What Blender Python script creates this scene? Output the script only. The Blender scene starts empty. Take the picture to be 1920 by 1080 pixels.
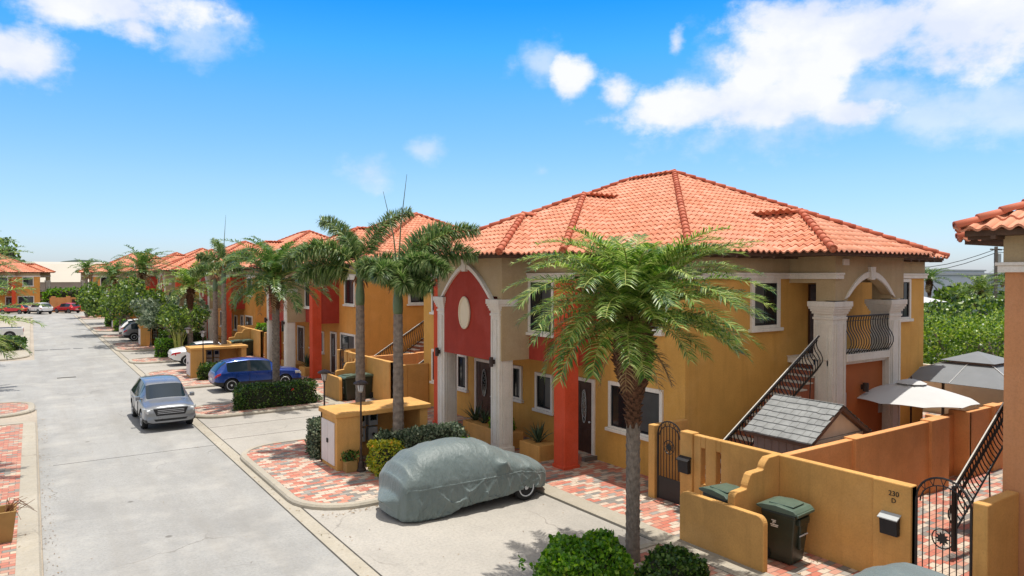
import bpy, bmesh, math, random
from mathutils import Vector, Matrix, noise
R=math.radians; PI=math.pi
S=bpy.context.scene; COL=S.collection
# ---------------------------------------------------------------- camera
H=5.7; F=1320.0
YAW=math.atan(902/math.hypot(F,22)); PIT=math.atan(22/F)
cd=bpy.data.cameras.new('camera'); cam=bpy.data.objects.new('camera',cd); COL.objects.link(cam)
cam.location=(0,0,H); cam.rotation_euler=(PI/2-PIT,0,-YAW)
cd.sensor_width=36; cd.lens=36*F/1920; cd.clip_start=.1; cd.clip_end=6000
S.camera=cam
S.render.resolution_x=1024; S.render.resolution_y=576
FW=Vector((math.sin(YAW)*math.cos(PIT),math.cos(YAW)*math.cos(PIT),-math.sin(PIT)))
RT=Vector((math.cos(YAW),-math.sin(YAW),0)); UP=RT.cross(FW)
# ---------------------------------------------------------------- world
W=bpy.data.worlds.new('World'); S.world=W; W.use_nodes=True
SUN=Vector((.13,.03,1)).normalized()
SEL=math.asin(SUN.z); SAZ=math.atan2(SUN.x,SUN.y)
def build_world():
    nt=W.node_tree; N=nt.nodes; L=nt.links
    for n in list(N): N.remove(n)
    def nd(t,**k):
        n=N.new(t)
        for a,b in k.items(): setattr(n,a,b)
        return n
    def mth(op,a,b=None,c=None):
        n=nd('ShaderNodeMath',operation=op)
        for i,v in enumerate((a,b,c)):
            if v is None: continue
            if isinstance(v,(int,float)): n.inputs[i].default_value=v
            else: L.new(v,n.inputs[i])
        return n.outputs[0]
    out=nd('ShaderNodeOutputWorld'); bg=nd('ShaderNodeBackground'); bg.inputs[1].default_value=.10
    sky=nd('ShaderNodeTexSky'); sky.sky_type='NISHITA'; sky.sun_disc=False
    sky.sun_elevation=SEL; sky.sun_rotation=SAZ; sky.air_density=1.0; sky.dust_density=.6; sky.ozone_density=2.0
    tc=nd('ShaderNodeTexCoord')
    sx=nd('ShaderNodeSeparateXYZ'); L.new(tc.outputs['Generated'],sx.inputs[0])
    az=mth('ARCTAN2',sx.outputs[0],sx.outputs[1]); el=mth('ARCSINE',sx.outputs[2])
    # zenith-ward deepening of the blue
    ramp=nd('ShaderNodeValToRGB'); L.new(mth('MULTIPLY',el,1/.55),ramp.inputs[0])
    cr=ramp.color_ramp
    for i,(p,c) in enumerate(SKYRAMP):
        e=cr.elements[i] if i<2 else cr.elements.new(p)
        e.position=p; e.color=(*c,1)
    mul=nd('ShaderNodeMix',data_type='RGBA',blend_type='MULTIPLY'); mul.inputs[0].default_value=1
    x2=nd('ShaderNodeVectorMath',operation='SCALE'); x2.inputs[3].default_value=2.0; L.new(ramp.outputs[0],x2.inputs[0])
    L.new(sky.outputs[0],mul.inputs[6]); L.new(x2.outputs[0],mul.inputs[7])
    cv=nd('ShaderNodeCombineXYZ'); L.new(az,cv.inputs[0]); L.new(mth('MULTIPLY',el,1.35),cv.inputs[1])
    n1=nd('ShaderNodeTexNoise'); n1.inputs['Scale'].default_value=7; n1.inputs['Detail'].default_value=9; n1.inputs['Roughness'].default_value=.56
    L.new(cv.outputs[0],n1.inputs['Vector'])
    n2=nd('ShaderNodeTexNoise'); n2.inputs['Scale'].default_value=20; n2.inputs['Detail'].default_value=7; n2.inputs['Roughness'].default_value=.62
    L.new(cv.outputs[0],n2.inputs['Vector'])
    def total(lst):
        acc=None
        for (px,py,rx,ry,wt) in lst:
            d=(FW+RT*((px-960)/F)+UP*((540-py)/F)).normalized()
            a0=math.atan2(d.x,d.y); e0=math.asin(d.z)
            dx=mth('MULTIPLY',mth('SUBTRACT',az,a0),F/rx*.9); dy=mth('MULTIPLY',mth('SUBTRACT',el,e0),F/ry*.95)
            r=mth('SQRT',mth('ADD',mth('MULTIPLY',dx,dx),mth('MULTIPLY',dy,dy)))
            m=mth('MULTIPLY',mth('SUBTRACT',1,r),wt)
            acc=m if acc is None else mth('MAXIMUM',acc,m)
        return acc
    sh=mth('MULTIPLY',mth('SUBTRACT',n1.outputs['Fac'],.5),2.7)
    sh2=mth('MULTIPLY',mth('SUBTRACT',n2.outputs['Fac'],.5),1.5)
    def mask(lst,lo,hi):
        t=mth('ADD',mth('ADD',mth('MAXIMUM',total(lst),-1),sh),sh2)
        mr=nd('ShaderNodeMapRange',interpolation_type='SMOOTHSTEP'); mr.inputs[1].default_value=lo; mr.inputs[2].default_value=hi
        L.new(t,mr.inputs[0]); return mr.outputs[0]
    m1=mask(CLOUDS,-.05,.85)
    m2=mth('MULTIPLY',mask(WISPS,.1,1.2),.5)
    # thinner, bluer underside : cloud tone from noise
    cr2=nd('ShaderNodeValToRGB'); L.new(n1.outputs['Fac'],cr2.inputs[0])
    cr2.color_ramp.elements[0].position=.42; cr2.color_ramp.elements[0].color=(CLD*.80,CLD*.85,CLD*.98,1)
    cr2.color_ramp.elements[1].position=.60; cr2.color_ramp.elements[1].color=(CLD,CLD,CLD*1.02,1)
    mx=nd('ShaderNodeMix',data_type='RGBA'); L.new(mth('MAXIMUM',mth('MULTIPLY',m1,.95),m2),mx.inputs[0])
    L.new(mul.outputs[2],mx.inputs[6]); L.new(cr2.outputs[0],mx.inputs[7])
    # added fill light: unseen broken bright cloud overhead and behind the viewer, lifts shaded walls
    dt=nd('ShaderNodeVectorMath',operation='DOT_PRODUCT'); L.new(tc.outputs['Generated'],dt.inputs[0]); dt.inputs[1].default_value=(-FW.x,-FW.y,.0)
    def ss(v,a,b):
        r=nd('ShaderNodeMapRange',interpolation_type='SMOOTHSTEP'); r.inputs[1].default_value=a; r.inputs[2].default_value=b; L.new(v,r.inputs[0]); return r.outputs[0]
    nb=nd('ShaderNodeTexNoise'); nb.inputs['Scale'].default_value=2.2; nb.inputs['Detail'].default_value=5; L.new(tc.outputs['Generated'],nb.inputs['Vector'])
    fill_deck=mth('MULTIPLY',mth('MAXIMUM',ss(el,.62,.85),mth('MULTIPLY',ss(dt.outputs['Value'],-.05,.35),ss(el,.03,.12))),ss(nb.outputs['Fac'],.30,.52))
    md=nd('ShaderNodeMix',data_type='RGBA'); L.new(fill_deck,md.inputs[0]); L.new(mx.outputs[2],md.inputs[6]); md.inputs[7].default_value=(CLD*.90,CLD*.87,CLD*.84,1)
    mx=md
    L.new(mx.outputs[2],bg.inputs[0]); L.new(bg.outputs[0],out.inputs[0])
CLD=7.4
SKYRAMP=[(0.0,(.47,.52,.71)),(.09,(.45,.53,.68)),(.23,(.42,.545,.64)),(.43,(.27,.545,.74)),(.56,(.14,.54,.81)),(.67,(.05,.46,.88)),(.85,(.30,.50,.70)),(1.0,(.50,.55,.65))]
CLOUDS=[(1290,205,150,48,1.3),(1440,195,170,62,1.4),(1590,212,95,34,1.2),(1470,105,130,85,1.3),(1600,60,230,80,1.5),(1800,55,170,90,1.4),(1500,30,130,50,1.3),(1900,30,90,70,1.2),
 (1068,150,40,50,1.0),(1268,82,20,26,.9),(30,105,80,52,1.3),(210,12,170,42,1.2),(255,50,60,40,1.0),(100,10,130,30,.9),(1160,180,38,42,.9)]
WISPS=[(690,320,55,50,1.3),(800,282,55,28,1.2),(1750,215,150,60,1.2),(1010,120,60,60,1.0),(1015,320,30,25,.8),(1890,200,110,60,1.3),(370,60,100,60,1.1),(1500,215,280,90,1.3),(1380,120,110,90,1.0),(1620,180,200,80,1.2),(960,130,40,40,.8)]
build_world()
sd=bpy.data.lights.new('sun','SUN'); sd.energy=3.6; sd.angle=R(.55); sd.color=(1,.955,.88)
so=bpy.data.objects.new('sun',sd); COL.objects.link(so); so.rotation_euler=SUN.to_track_quat('Z','Y').to_euler(); so.location=(0,0,60)
S.view_settings.view_transform='Standard'; S.view_settings.look='None'; S.view_settings.gamma=1
S.view_settings.exposure=.46
random.seed(7); U=random.uniform
# ---------------------------------------------------------------- materials
def srgb(r,g,b):
    f=lambda c:(c/255/12.92 if c/255<=.04045 else ((c/255+.055)/1.055)**2.4)
    return (f(r),f(g),f(b))
def newmat(name):
    m=bpy.data.materials.new(name); m.use_nodes=True; nt=m.node_tree; return m,nt,nt.nodes['Principled BSDF']
def NZ(nt,scale,detail=4,rough=.5,coord='Object',stretch=None):
    tc=nt.nodes.new('ShaderNodeTexCoord'); n=nt.nodes.new('ShaderNodeTexNoise')
    n.inputs['Scale'].default_value=scale; n.inputs['Detail'].default_value=detail; n.inputs['Roughness'].default_value=rough
    if stretch:
        mp=nt.nodes.new('ShaderNodeMapping'); mp.inputs['Scale'].default_value=stretch
        nt.links.new(tc.outputs[coord],mp.inputs[0]); nt.links.new(mp.outputs[0],n.inputs['Vector'])
    else: nt.links.new(tc.outputs[coord],n.inputs['Vector'])
    return n.outputs['Fac']
def RAMP(nt,fac,stops,interp='LINEAR'):
    r=nt.nodes.new('ShaderNodeValToRGB'); r.color_ramp.interpolation=interp
    for i,(p,c) in enumerate(stops):
        e=r.color_ramp.elements[i] if i<2 else r.color_ramp.elements.new(p)
        e.position=p; e.color=(*c,1)
    nt.links.new(fac,r.inputs[0]); return r.outputs[0]
def MIXC(nt,fac,a,b,blend='MIX'):
    m=nt.nodes.new('ShaderNodeMix'); m.data_type='RGBA'; m.blend_type=blend
    for i,v in ((0,fac),(6,a),(7,b)):
        if isinstance(v,(int,float)): m.inputs[i].default_value=v
        elif isinstance(v,tuple): m.inputs[i].default_value=(*v,1)
        else: nt.links.new(v,m.inputs[i])
    return m.outputs[2]
def BUMP(nt,p,h,dist,strength=1):
    b=nt.nodes.new('ShaderNodeBump'); b.inputs['Distance'].default_value=dist; b.inputs['Strength'].default_value=strength
    nt.links.new(h,b.inputs['Height']); nt.links.new(b.outputs[0],p.inputs['Normal'])
def sc(c,k): return tuple(min(1,x*k) for x in c)
M={}
def mottled(name,c,var=.12,scale=1.5,rough=.85,bump=.004,bscale=60,spec=.3,streak=False):
    m,nt,p=newmat(name)
    f=NZ(nt,scale,6,.6)
    col=RAMP(nt,f,[(.3,sc(c,1-var)),(.7,sc(c,1+var))])
    if streak:
        g=NZ(nt,2.2,5,.6,stretch=(2.2,2.2,.18)); col=MIXC(nt,RAMP(nt,g,[(.52,(0,0,0)),(.8,(.38,.38,.38))]),col,sc(c,.55))
        g=NZ(nt,.55,7,.68); col=MIXC(nt,RAMP(nt,g,[(.50,(0,0,0)),(.72,(.35,.35,.35))]),col,(min(1,c[0]*1.1+.06),min(1,c[1]*1.2+.06),c[2]*1.4+.06))
        g=NZ(nt,26,5,.7); col=MIXC(nt,RAMP(nt,g,[(.35,(.22,.22,.22)),(.55,(0,0,0))]),col,sc(c,.5))
    nt.links.new(col,p.inputs['Base Color']); p.inputs['Roughness'].default_value=rough; p.inputs['Specular IOR Level'].default_value=spec
    if bump: BUMP(nt,p,NZ(nt,bscale,3,.6),bump)
    M[name]=m; return m
mottled('stucco_yellow',(.62,.335,.08),.09,1.2,streak=True)
mottled('stucco_orange',(.68,.31,.07),.08,1.2,streak=True)
mottled('stucco_wall',(.60,.325,.10),.12,1.6,streak=True)
mottled('stucco_court',(.66,.31,.115),.10,1.4,streak=True)
mottled('stucco_terra',(.44,.135,.04),.08,1.5)
mottled('stucco_tan',(.46,.35,.20),.07,1.2,streak=True)
mottled('stucco_brown',(.55,.26,.12),.07,1.2,streak=True)
mottled('red_paint',(.36,.045,.027),.10,1.6,streak=True)
mottled('pier_paint',(.60,.075,.027),.10,1.6,streak=True)
mottled('trim_white',(.74,.70,.62),.06,2.5,.7,.002,streak=True)
mottled('cream',(.74,.66,.50),.06,2.5,.7,.002)
mottled('wood_dark',(.055,.026,.018),.3,5,.45,.002)
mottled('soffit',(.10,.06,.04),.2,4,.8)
mottled('iron',(.012,.012,.013),.2,5,.45,0,spec=.5)
mottled('bin_green',(.020,.028,.018),.25,3,.42,0,spec=.5)
mottled('bin_lid',(.075,.115,.085),.2,3,.45,0,spec=.5)
mottled('shed_wall',(.25,.21,.20),.08,3,.8,.002)
mottled('shed_cream',(.62,.54,.44),.08,3,.8,.002)
mottled('umbrella_cloth',(.55,.55,.54),.04,2,.9,.001)
mottled('gazebo_cloth',(.20,.21,.22),.06,2,.9,.001)
mottled('planter_tan',(.33,.20,.07),.1,4,.8,.002)
mottled('rubber',(.018,.018,.019),.2,6,.8,0)
mottled('chrome',(.55,.56,.58),.05,6,.25,0,spec=.8)
mottled('meter_grey',(.42,.44,.44),.08,5,.6,0)
mottled('door_white',(.62,.58,.56),.06,3,.6,0)
mottled('black_plastic',(.02,.02,.022),.2,5,.5,0)
mottled('bark_grey',(.20,.165,.135),.35,9,.95,.01,30)
mottled('bark_brown',(.17,.075,.035),.45,14,.95,.01,30)
mottled('boot_brown',(.115,.055,.03),.5,20,.9,.004,30)
mottled('crownshaft',(.085,.135,.06),.3,3,.45,0,spec=.5)
mottled('rachis',(.32,.34,.08),.2,3,.6,0)
mottled('white_far',(.58,.60,.66),.05,.3,.8,0)
mottled('roof_far',(.50,.50,.50),.08,.3,.8,0)
mottled('silo_cream',(.47,.43,.36),.04,.2,.8,0)
mottled('grey_far',(.27,.23,.20),.08,.4,.9,0)
mottled('hill',(.045,.06,.04),.4,.06,.95,0)
mottled('cable',(.03,.03,.03),.1,1,.8,0)
mottled('stair_white',(.60,.57,.52),.1,4,.8,0)
mottled('riser',(.33,.12,.07),.2,6,.8,0)
mottled('yellow_fruit',(.75,.33,.03),.15,9,.5,0)
mottled('lamp_metal',(.05,.035,.03),.3,8,.5,0)
for n_,c_,r_ in (('glass_dark',(.012,.015,.017),.06),('car_glass',(.012,.022,.032),.05),('lamp_glass',(.45,.46,.46),.12)):
    m,nt,p=newmat(n_); p.inputs['Base Color'].default_value=(*c_,1); p.inputs['Roughness'].default_value=r_; p.inputs['Specular IOR Level'].default_value=.6; M[n_]=m
def carpaint(name,c,met=.0):
    m,nt,p=newmat(name); p.inputs['Base Color'].default_value=(*c,1); p.inputs['Metallic'].default_value=met
    p.inputs['Roughness'].default_value=.38 if met else .3; p.inputs['Coat Weight'].default_value=.7; p.inputs['Coat Roughness'].default_value=.06
    f=NZ(nt,3,5,.6); nt.links.new(RAMP(nt,f,[(.3,(.24,)*3),(.7,(.42,)*3)]),p.inputs['Roughness']); M[name]=m
carpaint('paint_silver',(.22,.23,.245),.55); carpaint('paint_blue',(.004,.045,.26),.3); carpaint('paint_white',(.72,.72,.72)); carpaint('paint_red',(.55,.01,.015)); carpaint('paint_dark',(.03,.035,.04),.3)
m,nt,p=newmat('lamp_red'); p.inputs['Base Color'].default_value=(.5,.01,.02,1); p.inputs['Roughness'].default_value=.15; M['lamp_red']=m
def roofmat():
    m,nt,p=newmat('roof_tile')
    g=nt.nodes.new('ShaderNodeNewGeometry')
    c=RAMP(nt,g.outputs['Random Per Island'],[(0,(.52,.185,.095)),(.35,(.57,.225,.125)),(.75,(.62,.26,.15)),(1,(.67,.31,.20))])
    f=NZ(nt,.6,5,.6); c=MIXC(nt,RAMP(nt,f,[(.42,(0,0,0)),(.72,(.38,.38,.38))]),c,(.68,.37,.27))
    f2=NZ(nt,6,5,.7); c=MIXC(nt,RAMP(nt,f2,[(.60,(0,0,0)),(.8,(.6,.6,.6))]),c,(.27,.10,.06)); f3=NZ(nt,1.1,6,.7); c=MIXC(nt,RAMP(nt,f3,[(.52,(0,0,0)),(.70,(.45,.45,.45))]),c,(.40,.17,.10))
    nt.links.new(c,p.inputs['Base Color']); p.inputs['Roughness'].default_value=.75; p.inputs['Specular IOR Level'].default_value=.35
    BUMP(nt,p,NZ(nt,50,3),.003); M['roof_tile']=m
    m2,nt,p=newmat('ridge_tile'); g=nt.nodes.new('ShaderNodeNewGeometry')
    c=RAMP(nt,g.outputs['Random Per Island'],[(0,(.42,.085,.035)),(.6,(.52,.13,.06)),(1,(.60,.19,.10))])
    nt.links.new(c,p.inputs['Base Color']); p.inputs['Roughness'].default_value=.7; M['ridge_tile']=m2
roofmat()
def leafmat(name,cols,trans=.35,rough=.5):
    m,nt,p=newmat(name); g=nt.nodes.new('ShaderNodeNewGeometry')
    n=len(cols)-1
    c=RAMP(nt,g.outputs['Random Per Island'],[(i/n,cc) for i,cc in enumerate(cols)])
    nt.links.new(c,p.inputs['Base Color']); p.inputs['Roughness'].default_value=rough; p.inputs['Specular IOR Level'].default_value=.45
    t=nt.nodes.new('ShaderNodeBsdfTranslucent'); hs=nt.nodes.new('ShaderNodeHueSaturation'); hs.inputs['Value'].default_value=1.5; hs.inputs['Saturation'].default_value=1.1
    nt.links.new(c,hs.inputs['Color']); nt.links.new(hs.outputs[0],t.inputs[0])
    mx=nt.nodes.new('ShaderNodeMixShader'); mx.inputs[0].default_value=trans
    nt.links.new(p.outputs[0],mx.inputs[1]); nt.links.new(t.outputs[0],mx.inputs[2]); nt.links.new(mx.outputs[0],nt.nodes['Material Output'].inputs[0]); M[name]=m
leafmat('palm_leaf',[(.030,.075,.018),(.055,.12,.025),(.10,.19,.04),(.20,.28,.08)],.3,.38)
leafmat('palm_leaf_bright',[(.028,.075,.016),(.08,.165,.025),(.20,.31,.05),(.48,.54,.20)],.35,.4)
leafmat('foxtail_leaf',[(.03,.075,.022),(.08,.155,.04),(.18,.27,.075),(.40,.46,.22)],.25,.38)
leafmat('dry_leaf',[(.22,.13,.06),(.34,.22,.10),(.45,.33,.18)],.2,.7)
leafmat('hedge_leaf',[(.012,.035,.008),(.025,.07,.012),(.06,.13,.02),(.16,.24,.04)],.25,.4)
leafmat('sun_leaf',[(.03,.075,.010),(.09,.17,.018),(.20,.31,.035),(.42,.50,.10)],.35,.4)
leafmat('grey_leaf',[(.03,.055,.03),(.07,.11,.06),(.16,.20,.12),(.30,.34,.22)],.2,.5)
leafmat('bright_leaf',[(.03,.10,.008),(.07,.19,.012),(.13,.29,.02),(.26,.42,.04)],.35,.4)
leafmat('tree_leaf',[(.018,.045,.010),(.05,.10,.016),(.13,.21,.03),(.30,.38,.07)],.3,.4)
leafmat('lime_leaf',[(.12,.20,.02),(.26,.36,.03),(.50,.48,.05),(.62,.50,.04)],.3,.45)
leafmat('litter',[(.10,.05,.02),(.22,.12,.05),(.34,.22,.10),(.12,.10,.04)],.1,.8)
leafmat('agave_leaf',[(.02,.05,.03),(.04,.08,.045),(.09,.14,.08)],.1,.4)
leafmat('red_flower',[(.5,.02,.02),(.7,.05,.05)],.2,.5)
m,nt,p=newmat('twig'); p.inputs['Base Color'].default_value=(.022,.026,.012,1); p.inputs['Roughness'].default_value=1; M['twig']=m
def concrete(name,base,warm):
    m,nt,p=newmat(name)
    a=NZ(nt,.22,8,.62); b=NZ(nt,2.4,8,.7); d=NZ(nt,16,7,.75); s=NZ(nt,.8,6,.6,stretch=(1,.35,1))
    c=RAMP(nt,a,[(.32,sc(base,.80)),(.68,sc(base,1.12))])
    c=MIXC(nt,RAMP(nt,b,[(.30,(0,0,0)),(.75,(.6,.6,.6))]),c,warm)
    c=MIXC(nt,RAMP(nt,s,[(.50,(0,0,0)),(.74,(.55,.55,.55))]),c,sc(base,.66))
    c=MIXC(nt,RAMP(nt,d,[(.36,(.5,)*3),(.56,(0,0,0))]),c,sc(base,.62))
    if name=='road_concrete':
        w=NZ(nt,1.0,6,.65,stretch=(1.3,.10,1)); c=MIXC(nt,RAMP(nt,w,[(.46,(0,0,0)),(.66,(.42,.42,.42))]),c,(.25,.235,.21))
        w=NZ(nt,.55,5,.6); c=MIXC(nt,RAMP(nt,w,[(.50,(0,0,0)),(.70,(.35,.35,.35))]),c,(.50,.47,.42))
    # sparse dark drips
    v=nt.nodes.new('ShaderNodeTexVoronoi'); v.inputs['Scale'].default_value=.55
    tc=nt.nodes.new('ShaderNodeTexCoord'); nt.links.new(tc.outputs['Object'],v.inputs['Vector'])
    c=MIXC(nt,RAMP(nt,v.outputs['Distance'],[(.028,(.7,.7,.7)),(.05,(0,0,0))]),c,(.10,.09,.08))
    # hairline cracks : warped voronoi edges
    ve=nt.nodes.new('ShaderNodeTexVoronoi'); ve.feature='DISTANCE_TO_EDGE'; ve.inputs['Scale'].default_value=.32
    mp=nt.nodes.new('ShaderNodeMixRGB'); mp.blend_type='ADD'; mp.inputs[0].default_value=.9
    nn=nt.nodes.new('ShaderNodeTexNoise'); nn.inputs['Scale'].default_value=1.3; nn.inputs['Detail'].default_value=6
    nt.links.new(tc.outputs['Object'],nn.inputs['Vector']); nt.links.new(tc.outputs['Object'],mp.inputs[1]); nt.links.new(nn.outputs['Color'],mp.inputs[2]); nt.links.new(mp.outputs[0],ve.inputs['Vector'])
    cm=RAMP(nt,ve.outputs['Distance'],[(.002,(.5,.5,.5)),(.007,(0,0,0))])
    cmask=RAMP(nt,NZ(nt,.35,3),[(.5,(0,0,0)),(.6,(1,1,1))])
    c=MIXC(nt,MIXC(nt,1.0,cm,cmask,'MULTIPLY'),c,(.13,.115,.10))
    nt.links.new(c,p.inputs['Base Color']); p.inputs['Roughness'].default_value=.9
    BUMP(nt,p,NZ(nt,25,6,.7),.006); M[name]=m
concrete('road_concrete',(.315,.31,.295),(.39,.38,.355)); concrete('drive_concrete',(.375,.35,.31),(.46,.42,.365)); concrete('kerb_concrete',(.43,.39,.32),(.33,.28,.20)); concrete('ground_soil',(.40,.34,.27),(.45,.39,.31))
def brick(name,stops,rot=0):
    m,nt,p=newmat(name); tc=nt.nodes.new('ShaderNodeTexCoord'); mp=nt.nodes.new('ShaderNodeMapping'); mp.inputs['Rotation'].default_value=(0,0,rot)
    b=nt.nodes.new('ShaderNodeTexBrick'); nt.links.new(tc.outputs['Object'],mp.inputs[0]); nt.links.new(mp.outputs[0],b.inputs['Vector'])
    b.inputs['Color1'].default_value=(0,0,0,1); b.inputs['Color2'].default_value=(1,1,1,1); b.inputs['Mortar'].default_value=(.5,.5,.5,1)
    b.inputs['Scale'].default_value=1; b.inputs['Brick Width'].default_value=.27; b.inputs['Row Height'].default_value=.15; b.inputs['Mortar Size'].default_value=.006; b.inputs['Bias'].default_value=0
    b.offset=.5
    c=RAMP(nt,b.outputs['Color'],stops,'CONSTANT')
    f=NZ(nt,1.2,6,.65); c=MIXC(nt,RAMP(nt,f,[(.3,(.30,)*3),(.62,(0,0,0))]),c,(.22,.16,.13))
    f=NZ(nt,30,4,.65); c=MIXC(nt,RAMP(nt,f,[(.4,(.25,)*3),(.65,(0,0,0))]),c,(.2,.14,.11))
    c=MIXC(nt,b.outputs['Fac'],c,(.13,.10,.085))
    nt.links.new(c,p.inputs['Base Color']); p.inputs['Roughness'].default_value=.85
    inv=nt.nodes.new('ShaderNodeMath'); inv.operation='SUBTRACT'; inv.inputs[0].default_value=1; nt.links.new(b.outputs['Fac'],inv.inputs[1])
    BUMP(nt,p,inv.outputs[0],.006,.7); M[name]=m
PV=[(0,(.52,.15,.095)),(.20,(.57,.235,.155)),(.36,(.60,.50,.39)),(.56,(.21,.205,.185)),(.70,(.56,.27,.19)),(.80,(.58,.47,.37)),(.90,(.31,.30,.27))]
PVL=[(0,(.48,.155,.10)),(.25,(.52,.21,.14)),(.45,(.55,.45,.33)),(.6,(.235,.23,.20)),(.74,(.52,.26,.18)),(.88,(.38,.33,.27))]
brick('pavers',PV); brick('pavers_left',PVL)
# ---------------------------------------------------------------- mesh helpers
class MB:
    def __init__(s): s.v=[]; s.f=[]; s.mi=[]
    def add(s,vs,fs,mi=0):
        o=len(s.v); s.v+= [tuple(v) for v in vs]; s.f+=[tuple(i+o for i in f) for f in fs]; s.mi+=[mi]*len(fs); return s
    def box(s,x0,x1,y0,y1,z0,z1,mi=0):
        if x0>x1:x0,x1=x1,x0
        if y0>y1:y0,y1=y1,y0
        return s.add([(x0,y0,z0),(x1,y0,z0),(x1,y1,z0),(x0,y1,z0),(x0,y0,z1),(x1,y0,z1),(x1,y1,z1),(x0,y1,z1)],
          [(0,3,2,1),(4,5,6,7),(0,1,5,4),(1,2,6,5),(2,3,7,6),(3,0,4,7)],mi)
    def prism(s,poly,a,b,axis='z',mi=0):
        n=len(poly)
        f={'z':lambda p,t:(p[0],p[1],t),'x':lambda p,t:(t,p[0],p[1]),'y':lambda p,t:(p[0],t,p[1])}[axis]
        vs=[f(p,a) for p in poly]+[f(p,b) for p in poly]
        return s.add(vs,[tuple(range(n))[::-1],tuple(range(n,2*n))]+[(i,(i+1)%n,n+(i+1)%n,n+i) for i in range(n)],mi)
    def strip(s,A,B,mi=0):  # ribbon between two point lists
        n=len(A); return s.add(list(A)+list(B),[(i,i+1,n+i+1,n+i) for i in range(n-1)],mi)
    def tube(s,pts,r,n=6,mi=0,cap=True):
        pts=[Vector(p) for p in pts]; rs=r if isinstance(r,(list,tuple)) else [r]*len(pts)
        o=len(s.v); prev=None
        for i,p in enumerate(pts):
            d=(pts[min(i+1,len(pts)-1)]-pts[max(i-1,0)]); d=d.normalized() if d.length>1e-9 else Vector((0,0,1))
            if prev is None: a=d.orthogonal().normalized()
            else: a=(prev-d*prev.dot(d)); a=a.normalized() if a.length>1e-6 else d.orthogonal().normalized()
            prev=a; b=d.cross(a)
            for k in range(n):
                t=2*PI*k/n; s.v.append(tuple(p+(a*math.cos(t)+b*math.sin(t))*rs[i]))
        m=len(pts)
        for i in range(m-1):
            for k in range(n):
                s.f.append((o+i*n+k,o+i*n+(k+1)%n,o+(i+1)*n+(k+1)%n,o+(i+1)*n+k)); s.mi.append(mi)
        if cap: s.f.append(tuple(o+k for k in range(n))[::-1]); s.mi.append(mi); s.f.append(tuple(o+(m-1)*n+k for k in range(n))); s.mi.append(mi)
        return s
    def lathe(s,prof,c,n=16,mi=0,axis='z'):
        o=len(s.v)
        for r,h in prof:
            for k in range(n):
                t=2*PI*k/n; a,b=r*math.cos(t),r*math.sin(t)
                s.v.append({'z':(c[0]+a,c[1]+b,c[2]+h),'y':(c[0]+a,c[1]+h,c[2]+b),'x':(c[0]+h,c[1]+a,c[2]+b)}[axis])
        m=len(prof)
        for i in range(m-1):
            for k in range(n): s.f.append((o+i*n+k,o+i*n+(k+1)%n,o+(i+1)*n+(k+1)%n,o+(i+1)*n+k)); s.mi.append(mi)
        s.f.append(tuple(o+k for k in range(n))[::-1]); s.mi.append(mi); s.f.append(tuple(o+(m-1)*n+k for k in range(n))); s.mi.append(mi)
        return s
    def build(s,name,mat,parent=None,smooth=False,off=(0,0,0),bevel=0,fix=True):
        me=bpy.data.meshes.new(name)
        ox,oy,oz=off
        me.from_pydata([(x-ox,y-oy,z-oz) for x,y,z in s.v],[],s.f)
        mats=mat if isinstance(mat,(list,tuple)) else [mat]
        for m in mats: me.materials.append(M[m])
        if len(mats)>1: me.polygons.foreach_set('material_index',s.mi)
        if fix:
            bm=bmesh.new(); bm.from_mesh(me); bmesh.ops.recalc_face_normals(bm,faces=bm.faces[:]); bm.to_mesh(me); bm.free()
        if smooth: me.polygons.foreach_set('use_smooth',[True]*len(me.polygons))
        o=bpy.data.objects.new(name,me); COL.objects.link(o)
        if parent: o.parent=parent
        if bevel:
            b=o.modifiers.new('b','BEVEL'); b.width=bevel; b.segments=2; b.limit_method='ANGLE'
        return o
def tag(o,label=None,cat=None,group=None,kind=None):
    for k,v in (('label',label),('category',cat),('group',group),('kind',kind)):
        if v: o[k]=v
    return o
def thing(name,label,cat,loc=(0,0,0),rz=0,group=None):
    o=bpy.data.objects.new(name,None); COL.objects.link(o); o.location=loc; o.rotation_euler=(0,0,rz); o.empty_display_size=.3
    return tag(o,label,cat,group)
def struct(name,mb,mat,**k): return tag(mb.build(name,mat,**k),kind='structure')
def copy_tree(o,parent=None,loc=None,rz=None,scale=None,label=None,group=None,mats=None):
    c=o.copy(); COL.objects.link(c); c.parent=parent
    if loc is not None: c.location=loc
    if rz is not None: c.rotation_euler=(0,0,rz)
    if scale: c.scale=scale if isinstance(scale,tuple) else (scale,)*3
    if label: c['label']=label
    if group: c['group']=group
    for ch in list(o.children): copy_tree(ch,c)
    return c
def remove_tree(o):
    for ch in list(o.children): remove_tree(ch)
    bpy.data.objects.remove(o)
def text_mesh(txt,size,name,mat,parent,matrix,extr=.004):
    cu=bpy.data.curves.new('t','FONT'); cu.body=txt; cu.size=size; cu.extrude=extr; cu.align_x='CENTER'; cu.align_y='CENTER'
    to=bpy.data.objects.new('t',cu); COL.objects.link(to); bpy.context.view_layer.update()
    me=bpy.data.meshes.new_from_object(to.evaluated_get(bpy.context.evaluated_depsgraph_get())); bpy.data.objects.remove(to)
    me.materials.clear(); me.materials.append(M[mat]); o=bpy.data.objects.new(name,me); COL.objects.link(o); o.parent=parent; o.matrix_local=matrix; return o
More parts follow.
